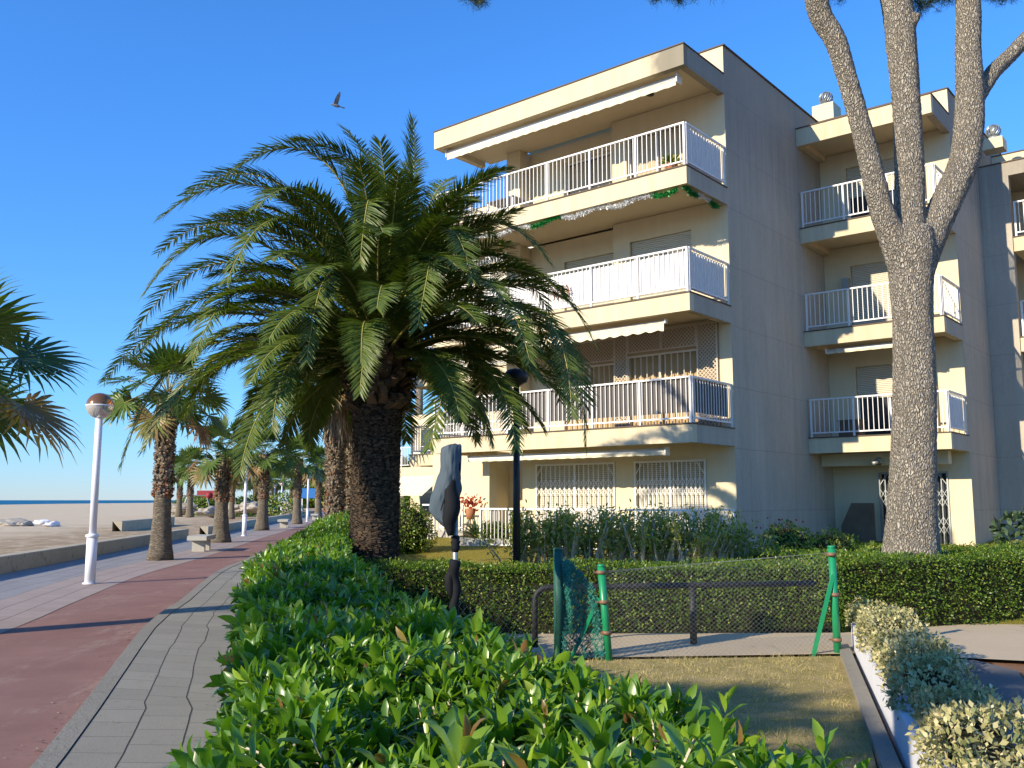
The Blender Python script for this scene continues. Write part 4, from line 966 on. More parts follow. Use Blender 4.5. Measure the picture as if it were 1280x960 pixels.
def frond(P0, P1, P2, dead=0., lmax=.43, nl=140, young=0, C=None):
    t = np.linspace(0, 1, 26)
    if C is None:
        C = bez(P0, P1, P2, t); hd = np.linalg.norm((P2 - P0)[:2]); b_ = .95 * min(1., max(0., hd - .5) / 2.2)
        C = C + np.array((0, 0, 1.)) * (b_ * (t ** 1.3 - t ** 4.5))[:, None]
    P0, P2 = C[0], C[-1]; Lr = np.linalg.norm(np.diff(C, axis=0), axis=1).sum()
    fs.tube(C, np.interp(t, [0, .15, 1], [.040, .022, .005]), 6, 0)
    T = nrm(np.gradient(C, axis=0)); side = np.cross(T, (0, 0, 1.)); bad = np.linalg.norm(side, axis=1) < .25
    hz = (C[-1] - C[0]) * (1, 1, 0); hz = hz / max(np.linalg.norm(hz), 1e-6); sref = np.cross(hz, (0, 0, 1.)); side = nrm(np.where(bad[:, None], sref, side)); side = nrm(side + .0)
    up = np.cross(side, T)
    u = np.linspace(.13, 1, nl); 
    for sg_ in (-1, 1):
        uu = np.clip(u + NR.normal(0, .004, nl), 0, 1); Q = np.stack([np.interp(uu, t, C[:, i]) for i in range(3)], 1)
        TT = nrm(np.stack([np.interp(uu, t, T[:, i]) for i in range(3)], 1)); SS = nrm(np.stack([np.interp(uu, t, side[:, i]) for i in range(3)], 1)); UU = nrm(np.stack([np.interp(uu, t, up[:, i]) for i in range(3)], 1))
        prof = np.interp(uu, [.1, .3, .6, .85, 1], [.45, .9, 1., .85, .42]); fw = np.interp(uu, [0, .5, .9, 1], [.65, .85, 1.0, 1.8]) + young
        elev = NR.choice([.15, .35, .6], nl) + NR.normal(0, .08, nl) - dead * .9
        D = SS * sg_ + TT * fw[:, None] + UU * elev[:, None] * .75 + NR.normal(0, .05, (nl, 3)) - np.array((0, 0, 1.)) * (.12 + .3 * dead)
        L = lmax * prof * NR.uniform(.88, 1.1, nl) * min(1, Lr / 3.2 + .15)
        rn = np.clip(NR.normal(.38 + dead * .5, .12, nl) + (uu > .96) * .12, 0, 1)
        fr.leaves(LET, Q, D, UU - SS * sg_ * .3, L, .0245 * NR.uniform(.8, 1.15, nl), 0, rn)
def pw(u, v, dy): return np.array(at(u, v, 14 + dy))
K = [  # the fronds one can tell apart in the photo: tip bearing, mid-frond bearing, depth offset of the tip
 ((201, 272), (312, 262), -.9), ((234, 241), (325, 250), .8), ((287, 216), (350, 206), -.4), ((366, 175), (425, 206), -.7), ((431, 162), (462, 206), .5), ((475, 178), (481, 225), -.8),
 ((516, 150), (516, 237), -.2), ((637, 212), (575, 269), -.4), ((684, 325), (600, 312), -1.0), ((181, 366), (262, 328), -1.0), ((166, 419), (262, 362), .6), ((166, 456), (269, 400), -.4),
 ((152, 580), (206, 500), -.5), ((132, 475), (250, 425), 1.2), ((181, 560), (262, 487), -1.4), ((300, 590), (350, 512), -1.9), ((744, 431), (650, 369), -.6), ((731, 558), (706, 462), -.9),
 ((662, 450), (600, 406), -2.4), ((645, 560), (612, 500), -1.5), ((537, 560), (550, 475), -2.2), ((522, 408), (532, 350), -2.6), ((384, 450), (425, 366), -2.3), ((450, 330), (462, 275), -2.2),
 ((450, 490), (465, 425), -2.2), ((200, 314), (294, 310), 1.3), ((387, 562), (412, 500), 1.8), ((284, 350), (360, 308), -2.2), ((700, 500), (660, 420), 1.2), ((560, 225), (535, 275), 1.4),
 ((590, 250), (550, 290), -1.6), ((320, 260), (385, 270), -2.1), ((250, 300), (340, 300), 2.0), ((230, 520), (310, 455), .8), ((240, 450), (330, 390), -2.2), ((620, 300), (565, 300), 2.0),
 ((690, 400), (620, 350), 1.6), ((520, 200), (505, 250), 1.6), ((410, 200), (445, 240), 1.8), ((340, 540), (380, 470), -2.4), ((600, 520), (580, 440), 1.4), ((715, 520), (680, 430), -1.4), ((590, 350), (550, 320), -2.2)]
for (tu, tv), (bu, bv), dy in K:
    a = R.uniform(0, 6.28); P0 = CC + np.array((.15 * math.cos(a), .15 * math.sin(a) + .08 * dy, R.uniform(-.1, .35)))
    P2 = pw(tu, tv, dy); B = pw(bu, bv, dy * .55); q = np.linalg.norm(B - P0); q = q / (q + np.linalg.norm(P2 - B))
    P1 = (B - (1 - q) ** 2 * P0 - q * q * P2) / (2 * q * (1 - q)); frond(P0, P1, P2)
NF = 92
for i in range(NF):      # filling fronds all round, each bending further down towards its tip
    az = i * 2.39996 + .4; f = (i + .5) / NF; e0 = rad(84 - 96 * f ** 1.05); L = R.uniform(2.8, 3.3) * np.interp(f, [0, .1, .8, 1], [.75, 1, .95, .62])
    bend = rad(R.uniform(62, 92)) * np.interp(f, [0, .3, 1], [.65, 1., .95]); d = np.array((math.cos(az), math.sin(az), 0)); P = CC + d * .20 + np.array((0, 0, .35 * (1 - f) - .1)); C = [P]
    tw_ = R.uniform(-.25, .25)
    for q in range(25):
        a = e0 - bend * (q / 25) ** 1.5; dd = np.array((math.cos(az + tw_ * q / 25), math.sin(az + tw_ * q / 25), 0)); C.append(C[-1] + (dd * math.cos(a) + np.array((0, 0, math.sin(a)))) * L / 25)
    C = np.array(C); P2 = C[-1]; top = C[:, 2].max()
    if (P2[0] > .3 and top > 5.3) or top > 6.5 or (d[1] < .1 and P2[2] < 3.3 and abs(P2[0] + 2) < 1.3) or P2[2] < 1.7: continue
    frond(None, None, None, dead=.45 if (f > .93 and R.random() < .6) else .0, C=C)
fr.build('crown', 'datefrond', dp, dp.location); fs.build('frond_stalk', 'rachis', dp, dp.location)['kind'] = 'stuff'

# ------------------------------------------------------------------ fan palms
def fan_crown(nf, seed, Lb=.85, pet=.95, nseg=34, dead=.25, brown=0):
    rs = np.random.default_rng(seed); g = Geo()
    for i in range(nf):
        az = i * 2.39996 + rs.normal(0, .1); f = (i + .5) / nf; el = rad(82 - (82 + 58 * dead * 2.2) * f) + rs.normal(0, .08)
        d = np.array((math.cos(az) * math.cos(el), math.sin(az) * math.cos(el), math.sin(el)))
        P0 = d * .12; Pm = P0 + d * pet * .6; P1 = P0 + d * pet * rs.uniform(.85, 1.15) + np.array((0, 0, -.12 - .15 * f))
        g.tube([P0, Pm, P1], [.018, .013, .010], 5, 1)
        dd = nrm(P1 - Pm); dd = nrm(dd + np.array((0, 0, -.15 - .35 * f))); sd = nrm(np.cross(dd, (0, 0, 1.)) + rs.normal(0, .18, 3)); 
        no = np.cross(sd, dd); a = np.linspace(-2.0, 2.0, nseg) + rs.normal(0, .02, nseg)
        D = dd[None] * np.cos(a)[:, None] + sd[None] * np.sin(a)[:, None] + no[None] * .10 + no[None] * (.10 * np.where(np.arange(nseg) % 2, 1, -1))[:, None]
        L = Lb * (1 - .28 * np.abs(a) / 2.0) * rs.uniform(.88, 1.08, nseg); isd = f > 1 - .16 * (1 + 2 * brown)
        r = np.clip(rs.normal(.88 if isd and rs.random() < .75 else .32, .06, nseg) + rs.uniform(-.12, .18), 0, 1)
        g.leaves(FANSEG, np.tile(P1, (nseg, 1)), D, np.tile(no, (nseg, 1)), L, .085 * L / .85 * 34 / nseg * 1.35, 0, r, smooth=False)
    return g
def fan_trunk(h, rb, rt, rough_from, seed=1, skirt=0., n=900):
    rs = np.random.default_rng(seed); g = Geo(); zs = np.linspace(0, h, 26); r = rt + (rb - rt) * np.exp(-zs / (h * .2)); r *= 1 + .03 * np.sin(zs * 9)
    g.tube(np.stack([.04 * np.sin(zs * .7), 0 * zs, zs], 1), r, 18, 0)
    n = int(n * (h - rough_from) / 3); zc = rs.uniform(rough_from, h, n); an = rs.uniform(0, 6.283, n); rc = np.interp(zc, zs, r)
    ou = np.stack([np.cos(an), np.sin(an), np.zeros(n)], 1); tw = np.stack([-np.sin(an), np.cos(an), np.zeros(n)], 1) * rs.choice([-1, 1], n)[:, None]
    g.leaves(WEDGE, ou * (rc - .01)[:, None] + np.stack([.04 * np.sin(zc * .7), 0 * zc, zc], 1), np.array((0, 0, 1.)) + ou * .35 + tw * .5, ou, rs.uniform(.08, .16, n), rs.uniform(.05, .09, n), 1, np.clip(rs.normal(.5, .28, n) + (zc < rough_from + .35) * .45, 0, 1), smooth=False)
    if skirt:
        m = int(420 * skirt); zc = rs.uniform(h - skirt, h, m); an = rs.uniform(0, 6.283, m); ou = np.stack([np.cos(an), np.sin(an), np.zeros(m)], 1)
        g.leaves(LET, ou * (rt + .02) + np.stack([0 * zc, 0 * zc, zc], 1), np.array((0, 0, -1.)) + ou * rs.uniform(.05, .5, m)[:, None], ou, rs.uniform(.35, .7, m), .07, 1, rs.uniform(.3, 1, m))
    return g
def fan_palm(label, x, y, h, cr, seed, rb=.36, rt=.22, rough=1.6, skirt=.3, nf=26, group='fan palms along the promenade', nseg=34, brown=0, name='fan_palm', dead=.25):
    t = thing(name, label, 'palm tree', (x, y, 0), seed * 1.7, group)
    fan_trunk(h, rb, rt, rough, seed, skirt).build('trunk', ['fantrunk', 'boots'], t)
    c = fan_crown(nf, seed, cr * .50, cr * .52, nseg, dead, brown).build('crown', ['fanfrond', 'rachis'], t); c.location = (.04 * math.sin(h * .7), 0, h)
    return t
# tree at the left edge: crown reaches into the frame, trunk just outside
fan_palm('fan palm whose dark fingered leaves reach in at the left edge, trunk outside the view', -7.5, 11.55, 3.1, 1.95, 3, .33, .2, 1.2, .2, 12, nseg=42, dead=.05)
f1 = fan_palm('first fan palm of the row, beside the nearest bench, crown behind date palm fronds', -10.07, 26.55, 4.75, 1.9, 5, .37, .21, 1.75, .5, 24)
f2 = fan_palm('second fan palm, with an orange dead leaf bunch, just behind the nearest bench', -11.8, 37.51, 3.55, 1.75, 6, .42, .235, 1.6, .4, 22, brown=.1)
f3 = fan_palm('third fan palm of the row, between the second lamp post and the farther bench', -14.17, 52.3, 4.3, 2.1, 8, .44, .25, 1.7, .6, 28, nseg=26)
f4 = fan_palm('fourth fan palm, directly left of the third lamp post', -15.45, 66.3, 4.6, 2.2, 9, .42, .24, 1.8, .6, 26, nseg=22)
f5 = fan_palm('fifth fan palm, just right of the third lamp post in the distance', -18.2, 86.5, 4.8, 2.4, 12, .42, .25, 1.8, .8, 26, nseg=20)
# orange dead leaf bunch on the second palm
g = Geo(); n = 90; a = NR.uniform(-1.3, 1.3, n); D = np.stack([.55 + .3 * np.cos(a), .3 * np.sin(a), -1 + .2 * NR.random(n)], 1)
g.leaves(FANSEG, np.tile((.25, 0, 3.5), (n, 1)) + NR.normal(0, .08, (n, 3)), D, np.tile((1, 0, .4), (n, 1)), NR.uniform(.6, 1.0, n), .09, 0, NR.uniform(.9, 1, n)); dlo = g.build('dead_leaves', 'fanfrond', f2)
dlo.rotation_euler = (0, 0, -6 * 1.7 - .3); dlo['label'] = 'hanging bunch of orange dead leaves'
sh = fan_palm('tall shaggy palm trunk close to the left of the date palm, pale grey side', *at(417, 625, 33)[:2], 6.1, 2.6, 15, .36, .30, .2, 2.0, 34, 'shaggy palms behind the date palm', brown=.6)
dup(sh, (*at(437, 625, 36)[:2], 0), 2.2, 'reddish-brown shaggy palm trunk half hidden behind the pale one and the date palm', 1.0)
# far palms
far = [(-21.5, 108, 1.0), (-24.5, 130, 1.1), (-27, 150, 1.15), (-30, 172, 1.2), (-19.5, 118, 1.15), (-22.5, 146, 1.2), (-16.5, 100, 1.2), (-26.5, 185, 1.4), (-33, 195, 1.3), (-36, 140, .95), (-33, 118, .9), (-29, 104, .9), (-39, 150, 1.0), (-42, 175, 1.1), (-20, 168, 1.4), (-13.5, 92, 1.25)]
for i, (x, y, s_) in enumerate(far):
    dup(f4 if i % 2 else f5, (x, y, 0), i * 1.3, 'small distant fan palm in the dense group at the far end of the promenade', s_, 'distant fan palms at the end of the promenade')
def bpalm(u, d, s_, lab): x = at(u, 625, d)[0]; dup(f4, (x, d, 0), u * .7, lab, s_, 'fan palms on the beach by the playground')
bpalm(224, 96, 1.0, 'left beach palm, standing by the swing frame'); bpalm(238, 92, 1.08, 'right beach palm of the pair, rising behind the swing frame'); bpalm(290, 84, .85, 'beach palm whose pale trunk shows just right of the second fan palm')
# palms and pines outside the frame whose shade falls into it
fan_palm('fan palm standing on the promenade beside the camera, outside the view', -7.3, .9, 4.0, 1.3, 17, .33, .2, 1.2, .2, 20)

# ------------------------------------------------------------------ pine
pn = thing('pine_tree', 'tall pine with scaly grey bark, its trunk forking into limbs before the right wing', 'tree', (5.83, 13.5, 0))
import bmesh
tr = Geo()
def limb(pts, dy0=0, dy1=0, extra=None):
    P = []; Rr = []; n = len(pts)
    for i, (u, v, w) in enumerate(pts):
        Y = 13.5 + dy0 + (dy1 - dy0) * i / (n - 1); p = at(u, v, Y); P.append(p); Rr.append(w * .5 * Y / F * 1.03)
    if extra:
        for q in extra: P.append(q[:3]); Rr.append(q[3])
    P = np.array(P); t = np.linspace(0, len(P) - 1, (len(P) - 1) * 6 + 1); Q = interp(P, t); rr_ = np.interp(t, range(len(P)), Rr)
    tr.tube(Q, rr_, 20, 0); return P
p0 = at(1139, 690, 13.5)
limb([(1141, 775, 90), (1139, 715, 76), (1139, 690, 66), (1140, 640, 57), (1142, 560, 52), (1143, 480, 50), (1141, 400, 47), (1139, 350, 52), (1139, 310, 58), (1140, 285, 48)])
A = limb([(1134, 350, 36), (1117, 300, 34), (1102, 262, 29), (1088, 205, 27), (1074, 150, 25), (1058, 95, 25), (1044, 50, 27), (1022, 8, 29)], 0, -.5, [(4.4, 12.7, 10.2, .16), (3.7, 12.3, 11.1, .11)])
B = limb([(1139, 345, 46), (1136, 290, 40), (1137, 240, 36), (1136, 190, 35), (1133, 130, 34), (1127, 60, 37), (1121, 5, 38)], 0, .2, [(6.0, 13.8, 10.6, .19), (6.2, 14.1, 11.8, .13)])
C_ = limb([(1144, 348, 40), (1163, 296, 38), (1184, 250, 37), (1204, 205, 36), (1211, 160, 36), (1212, 110, 34), (1210, 60, 31), (1210, 5, 30)], 0, .3, [(7.3, 13.9, 10.7, .16), (7.6, 14.2, 11.7, .11)])
D_ = limb([(1216, 128, 24), (1240, 92, 20), (1262, 70, 19), (1290, 40, 18)], .25, .6, [(8.9, 14.3, 9.7, .09), (9.9, 14.6, 10.4, .06)])
limb([(1136, 40, 12), (1144, 24, 11), (1147, 16, 10)], .1, .0)
t0 = tr.build('trunk', 'bark', pn, pn.location)
rm = t0.modifiers.new('union', 'REMESH'); rm.mode = 'VOXEL'; rm.voxel_size = .028; rm.use_smooth_shade = True
sm = t0.modifiers.new('soft', 'SMOOTH'); sm.iterations = 4; sm.factor = .5
tex = bpy.data.textures.new('barkbump', 'VORONOI'); tex.noise_scale = .045; 
dm = t0.modifiers.new('plates', 'DISPLACE'); dm.texture = tex; dm.strength = .018; dm.mid_level = .5; dm.texture_coords = 'LOCAL'
ng = Geo(); tw = Geo()
def tuft(c, r, n):
    c = np.array(c, float); m = max(3, n // 60)
    ce = c + rdir(m) * (NR.random((m, 1)) ** .5) * r * np.array((1, 1, .55))
    tw.bars(np.tile(c, (m, 1)), ce, .006, 3)
    k = np.repeat(np.arange(m), 60); D = nrm(rdir(len(k)) + np.array((0, 0, .35)))
    ng.leaves(BLADE, ce[k] + NR.normal(0, .035, (len(k), 3)), D, rdir(len(k)), NR.uniform(.07, .13, len(k)), .0045)
for (u, v, d, r, n) in ((598, 1, 12.8, .14, 700), (585, -12, 12.8, .2, 700), (612, -14, 12.8, .2, 500), (816, -7, 12.8, .16, 600), (846, -5, 12.8, .18, 800), (872, -8, 12.8, .15, 600), (900, -12, 12.8, .2, 500), (1032, -2, 13.3, .14, 600), (1052, -6, 13.3, .16, 600), (1150, 4, 13.9, .2, 900), (1166, 0, 13.9, .2, 700), (1184, -6, 13.9, .2, 600), (1245, -4, 14, .18, 700), (1265, -6, 14, .2, 700), (1232, -12, 14, .2, 500)):
    tuft(at(u, v, d), r, n)
tb_ = [((3.7, 12.3, 11.1), (1.2, 12.5, 10.6)), ((1.2, 12.5, 10.6), (-.6, 12.75, 9.95)), ((4.4, 12.7, 10.2), (2.3, 12.8, 9.9))]
for _ in range(46):
    c = (R.uniform(3.2, 9.6), R.uniform(11.4, 16.2), R.uniform(10.4, 12.4)); tuft(c, R.uniform(.4, .75), 900)
    s0 = R.choice([(3.7, 12.3, 11.1), (6.2, 14.1, 11.8), (7.6, 14.2, 11.7), (6.0, 13.8, 10.6)]); tb_.append((s0, c))
for a, b in tb_:
    m_ = [(a[i] + b[i]) / 2 + (.25 if i == 2 else R.uniform(-.15, .15)) for i in range(3)]; tw.tube([a, m_, b], [.05, .03, .012], 6)
cr_ = ng.build('crown', 'needle', pn, pn.location); tw.build('branch', 'bark', pn, pn.location)
# a second pine behind the camera on the promenade side: it shades the driveway and part of the lawn
p2 = thing('pine_tree', 'pine on the promenade behind the camera, outside the view, casting the shade on the driveway', 'tree', (-9.6, -3.6, 0))
g = Geo(); g.tube([(-9.6, -3.6, 0), (-9.5, -3.3, 3), (-9.2, -3.2, 6), (-9.3, -3.0, 8.2)], [.25, .2, .17, .1], 12); g.build('trunk', 'bark', p2, p2.location)
ng = Geo(); tw = Geo()
def shade_tuft(target, z, r, n):    # crown clump standing on the sun ray that ends at `target`
    k = z / math.tan(EL); h = math.hypot(*AZ); c = (target[0] + AZ[0] / h * k, target[1] + AZ[1] / h * k, z); tuft(c, r, n)
    tw.tube([(-9.3, -3.0, 6.2), tuple((c[i] + (-9.3, -3, 6.8)[i]) / 2 for i in range(3)), c], [.06, .045, .02], 6)
for (x, y, r) in ((5.4, 8.7, .75), (5.9, 7.6, .9), (5.1, 7.3, .8), (5.0, 6.2, .9), (6.3, 9.3, .6), (4.4, 5.0, .8), (4.2, 7.9, .45), (1.5, 7.2, .55), (1.0, 8.2, .6), (2.0, 6.3, .5), (1.5, 6.0, .6), (.8, 7.0, .6), (5.6, 5.4, .9), (3.9, 6.6, .5), (4.6, 9.0, .4), (1.9, 7.8, .35)):
    for q in range(3): shade_tuft((x + R.uniform(-.3, .3) * r, y + R.uniform(-.3, .3) * r), R.uniform(6.6, 7.8), r * .8, 1500)
ng.build('crown', 'needle', p2, p2.location); tw.build('branch', 'bark', p2, p2.location)

# ------------------------------------------------------------------ other shrubs
def shrub_row():
    b = thing('pruned_shrub', 'loose row of pruned shrubs with bare pale stems in front of the ground-floor terrace', 'shrub', (3.3, 16.2, 0))
    g = Geo(); st = Geo(); P0 = []; P1 = []
    for i in range(42):
        f = i / 41; bx_, by_ = at(640 + 305 * f, 700, 17.0 + .6 * f)[:2]; bx_ += R.uniform(-.1, .1); by_ += R.uniform(-.35, .35)
        for q in range(5):
            a = R.uniform(0, 6.28); ln = R.uniform(.15, .5); hgt = R.uniform(.95, 1.48) * (1.0 if f < .93 else .7); lean = ln * (1.6 if f < .06 or f > .94 else 1)
            m_ = np.array((bx_ + math.cos(a) * lean * .45, by_ + math.sin(a) * ln * .4, .1 + hgt * .5)); e = np.array((bx_ + math.cos(a) * lean, by_ + math.sin(a) * ln, hgt))
            st.tube([(bx_, by_, 0), m_, e], [.026, .02, .010], 5)
            n = 62; t = NR.uniform(.42, 1.05, n); Q = m_ + (e - m_) * ((t - .3) / .7)[:, None] + NR.normal(0, .075, (n, 3))
            D = rdir(n) * 1. + np.array((0, 0, .5)); g.leaves(LEAF3, Q, D, rdir(n), NR.uniform(.06, .12, n), .036, 0, np.clip(NR.normal(.62, .25, n), 0, 1))
    g.build('foliage', 'oleander', b, b.location); st.build('stem', 'twig', b, b.location)
shrub_row()
def bush(name, label, c, r, n, mat, L=.06, wr=.5, tpl=LEAF3, zsc=1., cat='bush', core_=True):
    b = thing(name, label, cat, (c[0], c[1], 0)); g = Geo(); d = rdir(n); rr_ = r * (1 - .25 * NR.random(n) ** 2) * (1 + .13 * np.sin(d[:, 0] * 7 + c[0]) * np.sin(d[:, 2] * 6 + d[:, 1] * 5))
    P = np.array(c) + d * rr_[:, None] * np.array((1, 1, zsc)); ok = P[:, 2] > .03; P, d = P[ok], d[ok]; n = len(P)
    g.leaves(tpl, P, d * .6 + rdir(n) * .8, d + rdir(n) * .5, L * NR.uniform(.7, 1.3, n), L * wr); g.build('foliage', mat, b, b.location)
    if core_:
        k = Geo(); th = np.linspace(0, math.pi, 9); k.tube([(c[0], c[1], max(0, c[2] - math.cos(t) * r * .82 * zsc)) for t in th], [max(.01, math.sin(t) * r * .8) for t in th], 12); k.build('light_stop_core', 'core', b, b.location)  # solid dark lump added so no light passes through the bush
    return b
bush('round_bush', 'round dark bush on the back lawn just right of the date palm trunk', (*at(504, 650, 22)[:2], .95), .75, 5000, 'smallleaf', .06)
bush('low_bush', 'dark flowering bush at the foot of the grey side wall', (*at(985, 690, 18)[:2], .65), .60, 3500, 'smallleaf', .06)
bush('low_bush', 'low green bush behind the green end post, left of the pine trunk', (*at(1040, 690, 17)[:2], .55), .6, 3500, 'smallleaf', .06)
bush('low_bush', 'bright small bush right against the left foot of the pine trunk', (*at(1095, 690, 15.5)[:2], .55), .42, 2200, 'smallleaf', .06)
bush('broadleaf_plant', 'broad-leaved plant, shade put into its dark leaf colour, against the wall at the right edge', (*at(1284, 690, 19)[:2], .85), .52, 420, 'yucca', .18, .55, LEAF1, 1.2, 'plant', False)  # darker leaf material stands in for the shade on this plant
bush('hedge_end_bush', 'rounded glossy bush where the long laurel hedge meets the date palm', (*at(425, 660, 17.5)[:2], .75), .62, 4000, 'bigleaf', .08, .4)
# pink flowers in the dark bush
b = thing('flowering_plant', 'small pink-flowered plant above the dark bush by the side wall', 'plant', (*at(975, 690, 18)[:2], 0)); g = Geo(); c = np.array((*at(975, 690, 18)[:2], 1.05)); n = 120
g.leaves(LEAF2, c + NR.normal(0, .16, (n, 3)), rdir(n), rdir(n), .06, .05); g.build('foliage', 'redleaf', b, b.location); g = Geo(); g.bars(np.tile(c - (0, 0, 1.05), (14, 1)) + NR.normal(0, .05, (14, 3)) * (1, 1, 0), c + NR.normal(0, .15, (14, 3)), .006, 3); g.build('stem', 'twig', b, b.location)
# planter bed with spiky plant and red-leaved plant left of the shrubs
bx, by = at(600, 684, 24)[:2]
g = Geo()
def ringbox(g, x0, x1, y0, y1, w, h):
    g.box(x0, x1, y0, y0 + w, 0, h); g.box(x0, x1, y1 - w, y1, 0, h); g.box(x0, x0 + w, y0 + w, y1 - w, 0, h); g.box(x1 - w, x1, y0 + w, y1 - w, 0, h); g.box(x0 + w, x1 - w, y0 + w, y1 - w, 0, h - .06)
ringbox(g, bx - .55, bx + .95, by - .3, by + .5, .1, .24); o = g.build('planting_bed', 'benchc', None, (bx, by, 0)); o.location = (bx, by, lz(by) - .08); tag(o, 'pale kerbed planting bed on the back lawn beside the ground-floor wall', 'planter')
def spiky(label, c, n, L, mat='yucca', w=.05, name='spiky_plant'):
    b = thing(name, label, 'plant', c); g = Geo(); d = rdir(n); d[:, 2] = np.abs(d[:, 2]) + .15; g.leaves(LET, np.tile((0, 0, .05), (n, 1)) + NR.normal(0, .03, (n, 3)), d, np.tile((0, 0, 1.), (n, 1)) + rdir(n) * .2, L * NR.uniform(.7, 1.1, n), w); g.build('leaves', mat, b)
    k = Geo(); k.tube([(0, 0, -.05), (0, 0, .12)], .05, 8); k.build('stem', 'twig', b); return b
spiky('spiky grey-green plant rising from the planting bed, below the red flowers', (bx - .1, by + .1, .68), 90, .62)
bush('bed_shrub', 'low dark shrubs filling the planting bed on the back lawn', (bx + .35, by + .1, .85), .48, 2200, 'smallleaf', .06, .4, LEAF3, .6)
b = thing('potted_plant', 'terracotta pot with red-leaved plant on the terrace edge above the planting bed', 'potted plant', (*at(588, 640, 25.6)[:2], .62))
g = Geo(); g.tube([(0, 0, 0), (0, 0, .9)], [.02, .02], 6); g.tube([(0, 0, .55), (0, 0, .85)], [.10, .16], 12); g.build('pot', 'terra', b); g = Geo(); n = 100
g.leaves(LEAF1, np.stack([NR.normal(0, .2, n), NR.normal(0, .12, n), 1.02 + NR.normal(0, .09, n)], 1), rdir(n), rdir(n), .13, .06); g.build('foliage', 'redleaf', b)
# slanted white handrail
hr = thing('handrail', 'short white slanted handrail at the left corner of the ground-floor terrace', 'handrail', (*at(528, 662, 26)[:2], .62), BR)
g = Geo(); g.bars([(0, 0, .1), (0, .5, .1), (0, 0, .95), (.1, .7, .1)], [(.55, 0, .95), (.0, .5, .95), (.55, 0, .95), (.45, .7, .95)], .03); g.build('rail', 'white', hr)
for q in range(4): g = Geo(); g.bars([(.1 + q * .12, 0, 0)], [(.1 + q * .12, 0, .3 + q * .18)], .018); g.build('baluster', 'white', hr)

# ------------------------------------------------------------------ posts, fence, rail
lp = thing('lamp_post', 'nearest white lamp post, its copper and clear globe standing out against the sky', 'street lamp', (-8.63, 19.02, 0), 0, 'white globe lamp posts along the promenade')
g = Geo(); g.tube([(0, 0, 0), (0, 0, .95)], .105, 18); g.tube([(0, 0, .93), (0, 0, .96), (0, 0, .99), (0, 0, 1.02)], [.106, .135, .135, .075], 18); g.tube([(0, 0, 1.0), (0, 0, 3.42)], .072, 18); g.tube([(0, 0, .0), (0, 0, .03)], .14, 18); g.build('pole', 'whitep', lp)
def hemi(z, r, a0, a1, n=12):
    g = Geo(); th = np.linspace(a0, a1, n); g.tube([(0, 0, z - r * math.cos(t)) for t in th], [max(.004, r * math.sin(t)) for t in th], 28, cap=False); return g
hemi(3.66, .27, math.pi / 2 + .02, math.pi - .001).build('globe_top', 'copper', lp); hemi(3.66, .27, .15, math.pi / 2 - .02).build('globe_bottom', 'clear', lp)
g = Geo(); g.tube([(0, 0, 3.645), (0, 0, 3.675)], .274, 28); g.tube([(0, 0, 3.40), (0, 0, 3.45)], .09, 16); g.build('collar', 'whitep', lp)
for x, y, lab in ((-12.8, 44.17, 'second white lamp post, between the second and third fan palms'), (-16.34, 73.64, 'third white lamp post, small, right of the farther bench'), (-19.6, 103, 'farthest small white lamp post among the distant palms')):
    dup(lp, (x, y, 0), .5, lab)
for u, d in ((343, 120), (352, 112)):
    dup(lp, (at(u, 625, d)[0], d, 0), 0, 'thin white lamp post on the beach side among the distant palms', 1., 'distant lamp posts on the beach side')
# black post by the date palm crown
bp = thing('garden_lamp', 'tall black garden lamp post, its head among the date palm fronds', 'street lamp', (.08, 16, 0))
g = Geo(); g.tube([(0, 0, 0), (0, 0, 3.75)], [.07, .055], 14); g.build('pole', 'black', bp); g = Geo(); g.tube([(0, 0, 3.7), (0, 0, 3.76), (0, 0, 3.9), (0, 0, 3.98), (0, 0, 4.02)], [.06, .19, .23, .17, .03], 18); g.build('lamp_head', 'black', bp)
# covered sign
cs = thing('covered_sign', 'pole-mounted sign wrapped in a slate-grey plastic bag, standing at the fence end', 'sign', (-.55, 9, 0))
g = Geo(); g.tube([(0, 0, 0), (0, 0, .6)], .05, 12); g.tube([(0, 0, .6), (.0, 0, 1.55)], .026, 12); g.build('pole', 'galv', cs)
g = Geo(); zs = np.linspace(.1, 1.12, 40); g.tube(np.stack([.012 * np.sin(zs * 17), .01 * np.cos(zs * 21), zs], 1), .052 + .004 * np.sin(zs * 31) + .008 * np.sin(zs * 6), 14); g.tube([(-.02, 0, .76), (-.055, 0, .86), (-.055, 0, .96), (-.02, 0, 1.06)], [.03, .045, .045, .03], 10)
g.tube(np.stack([.0 * np.linspace(0, 1, 8), .0 * np.linspace(0, 1, 8), np.linspace(1.20, 1.36, 8)], 1), [.03, .04, .048, .04, .05, .04, .045, .03], 10); g.build('wrapping', 'blackm', cs)
# bag: lofted outline (left bulge, pleats), depth ~ .16
prof = [(2.24, -.05, .05), (2.215, -.14, .055), (2.12, -.15, .05), (2.0, -.155, .045), (1.92, -.17, .05), (1.82, -.21, .05), (1.72, -.245, .03), (1.62, -.25, .0), (1.54, -.21, -.03), (1.47, -.14, -.03), (1.41, -.06, -.01)]
V = []; ns = 48
for i, (z, xl, xr) in enumerate(prof):
    xr2 = {0: .04}.get(i, xr + .0); cx = (xl + xr2) / 2; hw = max(.02, (xr2 - xl) / 2); dep = .085 + .03 * math.sin(i * .5)
    for j in range(ns):
        a = j * 2 * math.pi / ns; fold = 1 + .05 * math.sin(a * 5 + z * 22) + .035 * math.sin(a * 9 - z * 37) + .03 * math.sin(a * 17 + z * 60)
        V.append((cx + hw * math.cos(a) * fold, dep * math.sin(a) * fold * (.8 if i in (0, 10) else 1), z + .012 * math.sin(a * 3 + i)))
